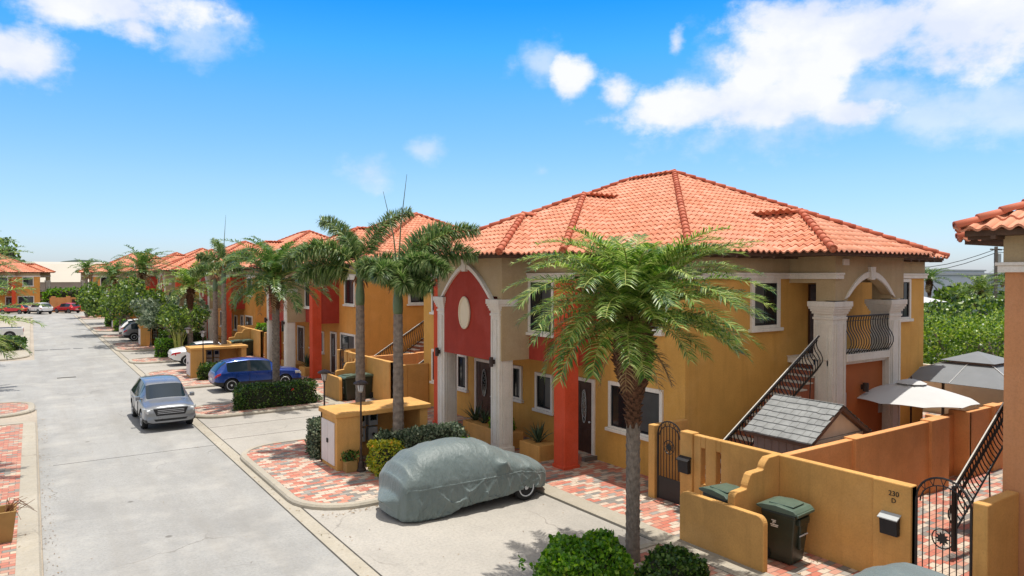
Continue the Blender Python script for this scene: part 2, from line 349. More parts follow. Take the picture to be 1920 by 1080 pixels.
# ---------------------------------------------------------------- ground, road, kerbs
struct('ground',MB().add([(-900,-60,-.02),(1500,-60,-.02),(1500,2500,-.02),(-900,2500,-.02)],[(0,1,2,3)]),'ground_soil')
P22=[-22.6,0,22.3,43.6,66.6,91.6,113.5]      # offsets of the villas along the street
YC=[20.45+o for o in P22]
g=MB()
g.add([(.15,-4,0),(5.07,-4,0),(5.07,121,0),(.15,121,0)],[(0,1,2,3)])
struct('road',g,'road_concrete')
struct('side_road',MB().add([(-60,36.2,0),(.15,36.2,0),(.15,58,0),(-60,58,0)],[(0,1,2,3)]),'road_concrete')
struct('turning_area',MB().add([(-22,121,0),(20,121,0),(20,133,0),(-22,133,0)],[(0,1,2,3)]),'road_concrete')
struct('driveway',MB().add([(5.47,-6,.0),(11.0,-6,.0),(11.0,121,.0),(5.47,121,.0)],[(0,1,2,3)]),'drive_concrete')
struct('gutter',MB().add([(5.11,-6,.002),(5.43,-6,.002),(5.43,121,.002),(5.11,121,.002)],[(0,1,2,3)]),'kerb_concrete')
mottled('joint_grey',(.07,.065,.055),.4,3,.9,0)
struct('expansion_joint',MB().box(5.07,5.11,-6,121,-.02,.001).box(5.43,5.47,-6,121,-.02,.0015).box(10.99,11.01,-6,121,-.02,.002),'joint_grey')
j=MB()
for y in (8.3,17.5,25.2,44,52.6,61.8,73,84): j.box(.5,5.07,y,y+.018,.0,.004) if y in(25.2,) else None
for y in (3.3,25.9,28.2,49.5,71,72.2): j.box(5.5,10.95,y,y+.02,0,.004)
struct('driveway_joint',j,'rubber')
d=MB()
for a,b in ((.18,1.05),(1.15,2.5),(2.7,3.35),(3.7,4.9)): d.box(a,b,65.0,65.22,0,.012)
struct('drain_grate',d,'black_plastic')
struct('manhole_cover',MB().box(1.15,2.05,46.6,46.9,0,.01),'joint_grey')
struct('patio_paving',MB().add([(11.55,-20,.03),(33,-20,.03),(33,150,.03),(11.55,150,.03)],[(0,1,2,3)]),'pavers')
struct('patio_edge_strip',MB().box(11.02,11.55,-20,121,-.02,.045),'kerb_concrete')
def rrect(x0,x1,y0,y1,r,rs=None,seg=7):
    rs=rs or (r,r,r,r); P=[]
    for (cx,cy,a0,rr) in ((x0+rs[0],y0+rs[0],180,rs[0]),(x1-rs[1],y0+rs[1],270,rs[1]),(x1-rs[2],y1-rs[2],0,rs[2]),(x0+rs[3],y1-rs[3],90,rs[3])):
        for i in range(seg+1):
            a=R(a0+90*i/seg); P.append((cx+rr*math.cos(a),cy+rr*math.sin(a)))
    return P
def island(x0,x1,y0,y1,rs,mat='pavers',kw=.2,h=.12):
    O=rrect(x0,x1,y0,y1,0,rs); I=rrect(x0+kw,x1-kw,y0+kw,y1-kw,0,tuple(max(.02,r-kw) for r in rs))
    n=len(O); e=.04
    O2=[((o[0]*(kw-e)+i[0]*e)/kw,(o[1]*(kw-e)+i[1]*e)/kw) for o,i in zip(O,I)]
    m=MB(); vs=[(x,y,-.02) for x,y in O]+[(x,y,h-.05) for x,y in O]+[(x,y,h) for x,y in O2]+[(x,y,h) for x,y in I]+[(x,y,h-.03) for x,y in I]
    fs=[]
    for L_ in range(4):
        for i in range(n): fs.append((L_*n+i,L_*n+(i+1)%n,(L_+1)*n+(i+1)%n,(L_+1)*n+i))
    m.add(vs,fs); struct('kerb',m,'kerb_concrete')
    struct('island_paving',MB().add([(x,y,h-.018) for x,y in I],[tuple(range(n))]),mat)
for k,yc in enumerate(YC[1:6]):
    island(5.3,11.0,yc-4.15,yc+3.6,(1.5,.15,.15,1.5))
for o in (-22.6,0,22.3,43.6,66.6): island(5.3,11.0,9.09+o-1.55,9.09+o+1.45,(1.1,.15,.15,1.1))
island(-30,.12,-6,33.0,(.1,.1,.5,.1),'pavers_left',.42,.10)
island(-30,.10,34.9,38.6,(.1,1.3,1.3,.1),'pavers_left',.25,.10)
island(-30,-.1,58.5,120,(.1,2.5,2.0,.1),'kerb_concrete',.3,.10)
# ---------------------------------------------------------------- villa
OFF=(20.8,20.45,0); SL=.483; EZ=6.37
def tiles_plane(bm,o,a,n,A0,A1,B1,clips,w=.25,run=.335):
    """o: eave origin (x,y), a: along-eave dir, n: inward dir, tiles from A0..A1 along, 0..B1 inward. clips: vertical planes (point,normal) cut the outer side."""
    t=bmesh.new(); a=Vector((*a,0)); n=Vector((*n,0)); o=Vector((*o,EZ))
    ns=6; nc=int(math.ceil((A1-A0)/w)); nr=int(math.ceil(B1/run))
    prof=[(i/ns, (.054*math.sin(PI*(i/ns)/.66) if i/ns<.66 else -.012*math.sin(PI*(i/ns-.66)/.34))) for i in range(ns+1)]
    for c in range(nc):
        for r in range(nr):
            lo=[];hi=[];lp=[]
            jx=U(-.004,.004); jz=U(0,.006)
            for s,hh in prof:
                x=A0+(c+s)*w+jx; y0=r*run-.05*(r==0); y1=(r+1)*run+.03
                lo.append(o+a*x+n*y0+Vector((0,0,SL*y0+hh+.045+jz))); hi.append(o+a*x+n*y1+Vector((0,0,SL*y1+hh+.010)))
                lp.append(o+a*x+n*y0+Vector((0,0,SL*y0+hh+.008)))
            V=[t.verts.new(p) for p in lo]; X=[t.verts.new(p) for p in hi]; Y=[t.verts.new(p) for p in lp]
            for i in range(ns):
                t.faces.new((V[i],V[i+1],X[i+1],X[i])); t.faces.new((Y[i],Y[i+1],V[i+1],V[i]))
    for p,nm in clips:
        bmesh.ops.bisect_plane(t,geom=t.verts[:]+t.edges[:]+t.faces[:],plane_co=Vector((*p,0)),plane_no=Vector((*nm,0)),clear_outer=True)
    me=bpy.data.meshes.new('tmp'); t.to_mesh(me); t.free(); bm.from_mesh(me); bpy.data.meshes.remove(me)
def hip_tiles(mb,p0,p1,r=.10,seg=.40):
    p0,p1=Vector(p0),Vector(p1); d=p1-p0; L=d.length; d.normalize(); side=d.cross(Vector((0,0,1))).normalized(); up=side.cross(d)
    n=max(1,round(L/seg)); st=L/n
    for i in range(n):
        a=p0+d*(i*st-.03); b=p0+d*((i+1)*st+.02); A=[];B=[];C=[]
        for k in range(9):
            t=PI*(k/8)*1.1-.05*PI
            A.append(a+side*(math.cos(t)*r*1.12)+up*(math.sin(t)*r*1.12+.03)); B.append(b+side*(math.cos(t)*r*.9)+up*(math.sin(t)*r*.9+.01)); C.append(a+side*(math.cos(t)*r*.85)+up*(math.sin(t)*r*.85+.02))
        o=len(mb.v); mb.v+=[tuple(x) for x in A+B+C]
        for k in range(8): mb.f+=[(o+k,o+k+1,o+9+k+1,o+9+k),(o+18+k,o+18+k+1,o+k+1,o+k)]; mb.mi+=[0,0]
    mb.tube([p0-d*.02,p0+d*.01],r*.95,8)
def make_roof(parent,full=True):
    bm=bmesh.new(); hips=MB(); q=math.sqrt(.5)
    def hiprect(x0,x1,y0,y1,sides,ext=0):
        W_=min(x1-x0,y1-y0)/2
        for sd in sides:
            if sd=='-x': tiles_plane(bm,(x0,y0),(0,1),(1,0),0,y1-y0,min(W_ if x1-x0>=y1-y0 or True else 9,(x1-x0)/2 if (x1-x0)<=(y1-y0) else (y1-y0)/2),[((x0,y0),(q,-q)),((x0,y1),(q,q))])
            if sd=='+x': tiles_plane(bm,(x1,y1),(0,-1),(-1,0),0,y1-y0,W_,[((x1,y0),(-q,-q)),((x1,y1),(-q,q))])
            if sd=='-y': tiles_plane(bm,(x1,y0),(-1,0),(0,1),0,x1-x0,W_,[((x0,y0),(-q,q)),((x1,y0),(q,q))])
            if sd=='+y': tiles_plane(bm,(x0,y1),(1,0),(0,-1),0,x1-x0,W_,[((x0,y1),(-q,-q)),((x1,y1),(q,-q))])
    # main
    x0,x1,y0,y1=13.9,27.7,12.3,28.6
    hiprect(x0,x1,y0,y1,['-x','-y','+y','+x'])
    w=(x1-x0)/2; rx=x0+w; rz=EZ+SL*w
    hips_l=[((x0,y0,EZ),(rx,y0+w,rz)),((x0,y1,EZ),(rx,y1-w,rz)),((x1,y0,EZ),(rx,y0+w,rz)),((x1,y1,EZ),(rx,y1-w,rz)),((rx,y0+w,rz),(rx,y1-w,rz))]
    def wing_x(x0,yc,h,xend):   # wing toward the street, ridge along +x
        zr=EZ+SL*h
        tiles_plane(bm,(x0,yc-h),(0,1),(1,0),0,2*h,h,[((x0,yc-h),(q,-q)),((x0,yc+h),(q,q))])
        tiles_plane(bm,(xend,yc-h),(-1,0),(0,1),0,xend-x0,h,[((x0,yc-h),(-q,q))])
        tiles_plane(bm,(x0,yc+h),(1,0),(0,-1),0,xend-x0,h,[((x0,yc+h),(-q,-q))])
        hips_l.extend([((x0,yc-h,EZ),(x0+h,yc,zr)),((x0,yc+h,EZ),(x0+h,yc,zr)),((x0+h,yc,zr),(xend,yc,zr))])
    wing_x(12.4,20.45,4.85,18.8); wing_x(11.45,20.45,3.0,14.95)
    def wing_y(y0,xc,h,yend,s):
        zr=EZ+SL*h
        tiles_plane(bm,(xc-h,y0),(1,0),(0,s),0,2*h,h,[((xc-h,y0),(-q,q*s)),((xc+h,y0),(q,q*s))])
        tiles_plane(bm,(xc-h,y0),(0,s),(1,0),0,abs(yend-y0),h,[((xc-h,y0),(q,-q*s))])
        tiles_plane(bm,(xc+h,y0),(0,s),(-1,0),0,abs(yend-y0),h,[((xc+h,y0),(-q,-q*s))])
        hips_l.extend([((xc-h,y0,EZ),(xc,y0+s*h,zr)),((xc+h,y0,EZ),(xc,y0+s*h,zr)),((xc,y0+s*h,zr),(xc,yend,zr))])
    wing_y(10.7,20.45,2.76,15.2,1); wing_y(30.2,20.45,2.76,25.7,-1)
    for v in bm.verts: v.co-=Vector(OFF)
    bmesh.ops.recalc_face_normals(bm,faces=[])
    for f in bm.faces:
        f.normal_update(); f.smooth=True
        if f.normal.z<0: f.normal_flip()
    me=bpy.data.meshes.new('roof'); bm.to_mesh(me); bm.free(); me.materials.append(M['roof_tile'])
    o=bpy.data.objects.new('roof',me); COL.objects.link(o); o.parent=parent
    for a,b in hips_l:
        hips=MB(); hip_tiles(hips,(a[0],a[1],a[2]+.05),(b[0],b[1],b[2]+.05)); hips.build('ridge_cap','ridge_tile',o,smooth=True,off=OFF,fix=False)
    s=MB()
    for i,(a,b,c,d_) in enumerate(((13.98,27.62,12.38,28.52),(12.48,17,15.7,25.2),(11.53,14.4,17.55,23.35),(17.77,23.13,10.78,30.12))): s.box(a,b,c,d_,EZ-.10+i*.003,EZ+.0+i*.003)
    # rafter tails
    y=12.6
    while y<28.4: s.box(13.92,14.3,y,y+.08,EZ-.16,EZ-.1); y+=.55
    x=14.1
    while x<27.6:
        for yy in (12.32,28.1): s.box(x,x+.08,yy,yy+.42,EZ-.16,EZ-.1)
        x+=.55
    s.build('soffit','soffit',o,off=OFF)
def win(parent,plane,c,a0,a1,z0,z1,sgn,fr=.11,sill=True,mull=1,name='window',mat='trim_white',glass='glass_dark'):
    """plane 'x' or 'y': wall plane coordinate c, outward direction sgn, along a0..a1"""
    def B(mb,p0,p1,q0,q1,r0,r1,mi=0):
        lo,hi=c+sgn*p0,c+sgn*p1
        return mb.box(lo,hi,q0,q1,r0,r1,mi) if plane=='x' else mb.box(q0,q1,lo,hi,r0,r1,mi)
    m=MB(); B(m,-.02,.07,a0,a0+fr,z0,z1); B(m,-.02,.07,a1-fr,a1,z0,z1); B(m,-.02,.068,a0+fr,a1-fr,z1-fr,z1); B(m,-.02,.066,a0+fr,a1-fr,z0,z0+fr*.6)
    f=m.build(name,mat,parent,off=OFF,bevel=.008)
    g=MB(); B(g,-.02,.012,a0+fr,a1-fr,z0+fr*.6,z1-fr,0)
    k=.035; B(g,0,.035,a0+fr,a0+fr+k,z0+fr*.6,z1-fr,1); B(g,0,.035,a1-fr-k,a1-fr,z0+fr*.6,z1-fr,1); B(g,0,.034,a0+fr+k,a1-fr-k,z1-fr-k,z1-fr,1); B(g,0,.034,a0+fr+k,a1-fr-k,z0+fr*.6,z0+fr*.6+k,1)
    for i in range(mull):
        mm=a0+fr+(a1-a0-2*fr)*(i+1)/(mull+1); B(g,0,.03,mm-.02,mm+.02,z0+fr*.6+k,z1-fr-k,1)
    # half drawn blind / net curtain seen behind one pane
    if mull: B(g,.0,.016,a0+fr+k,a0+fr+(a1-a0-2*fr)*.46,z0+fr+.02,z1-fr-k,2)
    g.build('pane',[glass,'black_plastic','curtain'],f,off=OFF)
    if sill:
        s=MB(); B(s,-.02,.13,a0-.08,a1+.08,z0-.10,z0); s.build('sill',mat,f,off=OFF,bevel=.012)
    return f
mottled('curtain',(.055,.06,.062),.2,3,.3,0,spec=.6)
def door(parent,c,a0,a1,z0,z1,oval=True):
    m=MB(); fr=.11
    m.box(c-.07,c+.02,a0,a0+fr,z0,z1).box(c-.07,c+.02,a1-fr,a1,z0,z1).box(c-.068,c+.02,a0+fr,a1-fr,z1-fr,z1)
    f=m.build('door_frame','trim_white',parent,off=OFF,bevel=.008)
    d=MB().box(c-.03,c+.02,a0+fr,a1-fr,z0,z1-fr)
    ym=(a0+a1)/2; w=a1-a0-2*fr
    for (p,q_,r0,r1) in ((.08,.38,.10,.32),(.62,.92,.10,.32),(.08,.22,.38,.92),(.78,.92,.38,.92)):
        d.box(c-.045,c-.02,a0+fr+w*p,a0+fr+w*q_,z0+(z1-z0)*r0,z0+(z1-z0)*r1)
    db=d.build('door','wood_dark',parent,off=OFF,bevel=.01)
    g=MB(); n=20; P=[(ym+.12*w*math.cos(2*PI*i/n)*1.1,z0+(z1-z0)*.62+(z1-z0)*.22*math.sin(2*PI*i/n)) for i in range(n)]
    g.prism(P,c-.05,c-.02,'x'); g.build('door_glass','glass_dark',db,off=OFF)
    g=MB()
    for i in range(n):
        a,b=P[i],P[(i+1)%n]; g.tube([(c-.055,a[0],a[1]),(c-.055,b[0],b[1])],.012,4)
    for i in range(5): z=z0+(z1-z0)*(.46+.08*i); g.tube([(c-.06,ym-.05,z),(c-.06,ym+.05,z+.09),(c-.06,ym-.05,z+.16)],.007,4)
    g.build('door_grille','meter_grey',db,off=OFF)
    MB().lathe([(.0,0),(.03,.01),(.03,.05),(0,.06)],(c-.10,a0+fr+.09,z0+1.0),8,0,'x').build('handle','chrome',db,off=OFF)
def belly_panel(mb,P0,P1,h,out,nb,zr=0,bulge=.16):
    """iron balusters with a belly between the lines P0-P1 (base) and base+h."""
    P0,P1=Vector(P0),Vector(P1); out=Vector(out)
    for i in range(nb+1):
        b=P0.lerp(P1,i/nb); pts=[]
        for k in range(9):
            t=k/8; w=math.sin(PI*min(1,t/.62))*bulge if t<.62 else -math.sin(PI*(t-.62)/.38)*bulge*.28
            pts.append(b+Vector((0,0,h*t))+out*w)
        mb.tube(pts,.014,4,cap=False)
    mb.tube([P0+Vector((0,0,h)),P1+Vector((0,0,h))],.028,6); mb.tube([P0+Vector((0,0,.05)),P1+Vector((0,0,.05))],.016,4)
    mb.tube([P0+Vector((0,0,h*.88)),P1+Vector((0,0,h*.88))],.012,4)
def column(parent,x0,x1,y0,y1,z1,cap=.12):
    m=MB(); zc=z1-.52
    m.box(x0,x1,y0,y1,0,zc)
    m.box(x0-.04,x1+.04,y0-.04,y1+.04,0,.28)
    w=.085
    for (a,b,c,d) in ((x0-.018,x0,y0+w,y1-w),(x0+w,x1-w,y0-.018,y0),(x0+w,x1-w,y1,y1+.018)):
        # raised fluting strips
        for t,tw in ((0,.10),(.20,.60),(.90,.10)):
            if b-a<.03: L_=(d-c); m.box(a,b,c+L_*t,c+L_*(t+tw),.4,zc-.12)
            else: L_=(b-a); m.box(a+L_*t,a+L_*(t+tw),c,d,.4,zc-.12)
    for i,(e,za,zb) in enumerate(((.025,0,.07),(.0,.07,.16),(.04,.16,.23),(cap*.55,.23,.30),(cap*.8,.30,.37),(cap,.37,.52))): m.box(x0-e,x1+e,y0-e,y1+e,zc+za,zc+zb)
    return m.build('column','trim_white',parent,off=OFF,bevel=.008)
def arch_pts(c,hw,z0,h,n=18,p=1.6): return [(c-hw+2*hw*i/n, z0+h*(1-abs(1-2*i/n)**p)) for i in range(n+1)]
def wall_lamp(parent,plane,c,a,z,s):
    m=MB()
    if plane=='x': m.box(c,c-.05,a-.05,a+.05,z-.07,z+.07).lathe([(.06,-.15),(.065,-.14),(.065,.14),(.06,.15)],(c-.11,a,z),10)
    else: m.box(a-.05,a+.05,c,c+s*.05,z-.07,z+.07).lathe([(.08,-.13),(.085,-.12),(.085,.12),(.08,.13)],(a,c+s*.13,z),10)
    m.build('wall_lamp','lamp_metal',parent,off=OFF)
def make_villa(wallmat,lowmat='stucco_terra'):
    T=thing('villa','villa','villa',(0,0,0))
    T.location=OFF
    w=MB().box(14.4,27.2,12.87,28.03,0,5.70); w.build('wall',wallmat,T,off=OFF)
    u=MB().box(14.38,27.22,12.85,28.05,5.70,EZ-.09)
    u.box(12.15,14.4,18.35,22.55,5.06,EZ-.085)        # porch block top
    u.box(12.152,13.3,18.352,18.6,3.04,5.07).box(12.152,13.3,22.3,22.548,3.04,5.07)
    u.box(13.2,14.4,16.15,24.75,5.70,EZ-.088)
    for s in (1,-1):
        f=lambda y:20.45-s*(20.45-y)
        # portico upper block
        P=[(18.95,5.0),(19.60,5.0)]+[(x,z) for x,z in arch_pts(20.80,1.2,5.12,.55,14,2.0)]+[(22.00,5.0),(22.75,5.0),(22.75,EZ-.092),(18.95,EZ-.092)]
        u.prism(P,f(11.38),f(11.68),'y'); u.box(18.95,19.25,f(11.68),f(12.86),5.5,EZ-.094); u.box(22.45,22.75,f(11.68),f(12.86),5.5,EZ-.094); u.box(18.96,19.58,f(11.68),f(11.98),4.97,5.6); u.box(22.00,22.73,f(11.68),f(11.98),4.97,5.6)
    u.build('upper_wall','stucco_tan',T,off=OFF)
    e=.09
    def mold(x0,x1,y0,y1): 
        mo=MB()
        mo.box(x0,x1,y0,y1,5.62,5.74)
        ex,ey=(.04 if x1-x0>.3 else 0),(.04 if y1-y0>.3 else 0)
        mo.box(x0-.03,x1+.03 if x1-x0>.3 else x1,y0-.03,y1+.03,5.74,5.80)
        mo.build('moulding','trim_white',T,off=OFF,bevel=.01)
    mold(14.4-e,14.4,12.87-e,16.12); mold(14.4-e,14.4,24.78,28.03+e); mold(13.2-e,13.2,16.05,18.35); mold(13.2-e,13.2,22.55,24.8)
    for s in (1,-1):
        f=lambda y:20.45-s*(20.45-y)
        a,b=sorted((f(12.87-e),f(12.87))); mold(14.42,18.95,a,b); mold(25.0,27.2+e,a,b)
        a,b=sorted((f(11.30),f(12.85))); mold(18.95-e,18.95,a,b); a,b=sorted((f(11.38-e),f(11.38))); mold(18.96,19.25,a,b)
    # bay
    b=MB().box(13.2,14.4,16.12,24.78,3.04,5.62)
    b.build('bay','red_paint',T,off=OFF)
    for s in (1,-1):
        f=lambda y:20.45-s*(20.45-y); a,b_=sorted((f(16.05),f(16.57))) if s==1 else (23.65,24.15)
        pr=MB().box(12.83,13.35,a,b_,0,5.60); pr.box(12.79,13.39,a-.03,b_+.03,0,.12); pr.build('pier','pier_paint',T,off=OFF,bevel=.012)
        a,b_=sorted((f(17.0),f(18.33))); win(T,'x',13.2,a,b_,3.92,5.62,-1)
        a,b_=sorted((f(13.7),f(15.2))); win(T,'x',14.4,a,b_,4.15,5.62,-1)
    # porch front: red panel with pointed arch
    ap=arch_pts(20.45,1.52,5.0,.98,22,1.55)
    MB().prism([(18.92,3.02),(21.98,3.02)]+ap[::-1],12.10,12.36,'x').build('arch_panel','red_paint',T,off=OFF)
    a2=arch_pts(20.45,1.52,5.0,.98,22,1.55); a3=arch_pts(20.45,1.68,4.96,1.17,22,1.55)
    t=MB(); n=len(a2); vs=[(x,*p) for x in (12.02,12.15) for p in a2+a3]; fs=[]
    for i in range(n-1):
        fs+=[(i,i+1,n+i+1,n+i),(2*n+i,2*n+i+1,3*n+i+1,3*n+i),(i,i+1,2*n+i+1,2*n+i),(n+i,n+i+1,3*n+i+1,3*n+i)]
    t.add(vs,fs); t.prism([(20.34,5.86),(20.56,5.86),(20.6,6.26),(20.3,6.26)],11.98,12.16,'x'); t.build('arch_trim','trim_white',T,off=OFF)
    no=24; P=[(20.5+.33*math.cos(2*PI*i/no),4.47+.52*math.sin(2*PI*i/no)) for i in range(no)]
    o=MB().prism(P,12.05,12.12,'x'); 
    for i in range(no): a,b_=P[i],P[(i+1)%no]; o.tube([(12.05,*a),(12.05,*b_)],.035,6)
    o.build('oval_medallion','cream',T,off=OFF)
    column(T,12.10,12.62,18.42,18.92,4.97); column(T,12.10,12.62,21.98,22.48,4.97)
    wall_lamp(T,'x',12.06,18.65,3.0,-1); wall_lamp(T,'x',12.06,22.25,3.0,-1)
    # ground floor openings on the street front
    for (a,b_,z0,z1) in ((24.2,25.0,1.15,2.55),(20.4,21.05,1.3,2.5),(18.6,19.6,1.15,2.4),(13.65,15.85,1.15,2.55),(26.0,27.2,1.15,2.55)): win(T,'x',14.4,a,b_,z0,z1,-1)
    door(T,14.4,22.2,23.6,.15,2.5); door(T,14.4,16.5,17.45,.15,2.5)
    st=MB().box(13.9,14.4,16.4,17.55,.02,.16).box(13.9,14.4,22.1,23.7,.02,.16); st.build('doorstep','pavers',T,off=OFF)
    # porch planters
    pl=MB().box(12.75,13.45,19.0,21.8,0,.55).box(12.75,13.45,17.2,18.25,0,.5); pl.build('planter','stucco_wall',T,off=OFF,bevel=.02)
    for s in (1,-1):
        f=lambda y:20.45-s*(20.45-y)
        def B(m,x0,x1,y0,y1,z0,z1): return m.box(x0,x1,*sorted((f(y0),f(y1))),z0,z1)
        sg=-s
        # side openings
        win(T,'y',f(12.87),17.1,18.45,4.18,5.64,sg,fr=.14); win(T,'y',f(12.87),25.25,26.15,4.18,5.60,sg)
        win(T,'y',f(12.87),21.0,22.0,3.3,5.2,sg,sill=False,mull=1)
        m=MB(); B(m,19.95,20.65,12.80,12.88,3.3,5.45); m.build('balcony_door','wood_dark',T,off=OFF)
        for x0,x1 in ((18.90,19.60),(22.00,22.70)):
            a,b_=sorted((f(11.42),f(12.02))); column(T,x0,x1,a,b_,4.97,.13)
        m=MB(); B(m,18.90,22.70,11.5,12.87,3.1,3.28); B(m,19.60,22.00,11.38,11.5,3.2,3.42); B(m,18.85,22.70,11.55,12.87,3.28,3.3); m.build('balcony_floor','trim_white',T,off=OFF,bevel=.01)
        m=MB(); B(m,19.60,22.02,11.62,12.86,0,3.1); B(m,22.70,22.71,11.6,12.86,0,3.1); m.build('storage_wall',lowmat,T,off=OFF)
        m=MB(); belly_panel(m,(19.63,f(11.44),3.42),(21.98,f(11.44),3.42),1.1,(0,sg,0),17); m.build('balcony_railing','iron',T,off=OFF)
        t=MB(); A=arch_pts(20.80,1.2,5.12,.55,14,2.0); C=arch_pts(20.80,1.38,5.05,.80,14,2.0); n=len(A); y0,y1=f(11.33),f(11.40)
        vs=[(p[0],y,p[1]) for y in (y0,y1) for p in A+C]; fs=[]
        for i in range(n-1): fs+=[(i,i+1,n+i+1,n+i),(2*n+i,2*n+i+1,3*n+i+1,3*n+i),(i,i+1,2*n+i+1,2*n+i),(n+i,n+i+1,3*n+i+1,3*n+i)]
        t.add(vs,fs); t.prism([(20.70,5.6),(20.90,5.6),(20.94,5.98),(20.66,5.98)],*sorted((f(11.28),f(11.42))),'y'); t.build('arch_trim','trim_white',T,off=OFF)
        wall_lamp(T,'y',f(11.62),20.80,2.35,sg)
        for xx in (19.72,21.75):
            m=MB(); B(m,xx,xx+.2,11.59,11.62,1.45,2.25); 
            m.build('glass_block_window','meter_grey',T,off=OFF)
        m=MB(); B(m,19.30,19.58,11.33,11.38,6.02,6.2); m.build('security_light','trim_white',T,off=OFF)
        # staircase
        tr=MB(); rs=MB(); xz=[(14.45+.29*i,.29,.1735*(i+1)) for i in range(15)]+[(18.80+.2*i,.2,2.6025+.169*(i+1)) for i in range(4)]
        for x,run,z in xz:
            B(tr,x-.02,x+run,11.95,12.87,z-.035,z); B(rs,x,x+run,11.97,12.868,0,z-.035)
        stc=rs.build('staircase','riser',T,off=OFF); tr.build('tread','stair_white',stc,off=OFF)
        zb_=lambda x:1.22+(x-15.59)*.601; zt_=lambda x:1.51+(x-14.53)*.60
        m=MB(); nb=38
        for i in range(nb+1):
            x=14.3+i*(18.62-14.3)/nb; pts=[]
            if i%7==0: m.tube([(x,f(11.72),max(.03,zb_(x)-.62)),(x,f(11.70),zb_(x))],.016,5)
            for k in range(9):
                t_=k/8; w_=math.sin(PI*min(1,t_/.62))*.15 if t_<.62 else -math.sin(PI*(t_-.62)/.38)*.05
                pts.append((x,f(11.70)+sg*w_,zb_(x)+(zt_(x)-zb_(x))*t_))
            m.tube(pts,.015,4,cap=False)
        m.tube([(14.2,f(11.7),zt_(14.2)),(18.66,f(11.7),zt_(18.66))],.036,6); m.tube([(14.2,f(11.7),zt_(14.2)-.09),(18.6,f(11.7),zt_(18.6)-.09)],.014,4)
        m.tube([(14.2,f(11.7),zb_(14.2)),(18.62,f(11.7),zb_(18.62))],.022,4); m.tube([(14.2,f(11.7),0.03),(14.2,f(11.7),zt_(14.2)+.02)],.05,8)
        m.build('stair_railing','iron',T,off=OFF)
        MB().tube([(14.2,f(11.7),zt_(14.2)+.036),(18.64,f(11.7),zt_(18.64)+.036)],.014,6).build('handrail_highlight','trim_white',T,off=OFF)  # thin white tube paints the sunlit highlight along the dark handrail
    make_roof(T)
    return T
VL=['brown-orange villa cut off by the right edge of the photo',
 'large nearest yellow villa with pointed red arch panel, behind the big date palm',
 'second orange villa along the row, its plain orange side wall behind the two foxtail palms',
 'third villa along the row, its red pier and white column beside the double foxtail palm',
 'fourth villa along the row, roof peak showing over the small round date palm',
 'fifth villa along the row, roof mostly hidden behind the dark street trees',
 'sixth villa along the row, the one nearest the end of the street']
va=make_villa('stucco_yellow'); va.location=(20.8,YC[1],0); tag(va,VL[1],'villa','terracotta-roofed villas along the street')
villas=[va]
def recolour(o,a,b):
    for ch in o.children_recursive:
        if ch.type=='MESH' and ch.data.materials and ch.data.materials[0]==M[a]:
            ch.data=ch.data.copy(); ch.data.materials[0]=M[b]
vb=copy_tree(va,None,(20.8,YC[2],0),label=VL[2]); recolour(vb,'stucco_yellow','stucco_orange')
for i in (3,4,5,6): copy_tree(vb,None,(20.8,YC[i],0),label=VL[i])
v0=copy_tree(va,None,(20.8,YC[0],.15),label=VL[0]); recolour(v0,'stucco_yellow','stucco_brown'); mottled('step_grey',(.20,.185,.17),.15,4,.85); mottled('step_dark',(.10,.085,.075),.15,4,.85); recolour(v0,'stair_white','step_grey'); recolour(v0,'riser','step_dark')
for ch in v0.children:      # this villa's stair starts further back from its gate
    if ch.name.split('.')[0] in ('staircase','stair_railing','handrail_highlight'): ch.scale.x=.94; ch.location.x+=15.25-(20.8+(14.2-20.8)*.94)
# cross-street villas at the far end
vl=copy_tree(vb,None,(-6.4,143.4,0),rz=0,label='far left villa across the street end, behind the white parked car',group='villas across the end of the street')
vl.rotation_euler=(0,0,PI/2)
vr=copy_tree(vb,None,(16.2,141,0),rz=PI/2,label='far right villa at the end of the street behind the orange garden wall',group='villas across the end of the street')
def atpx(px,Y,py=600):
    d=FW+RT*((px-960)/F)+UP*((540-py)/F); return d.x*Y/d.y
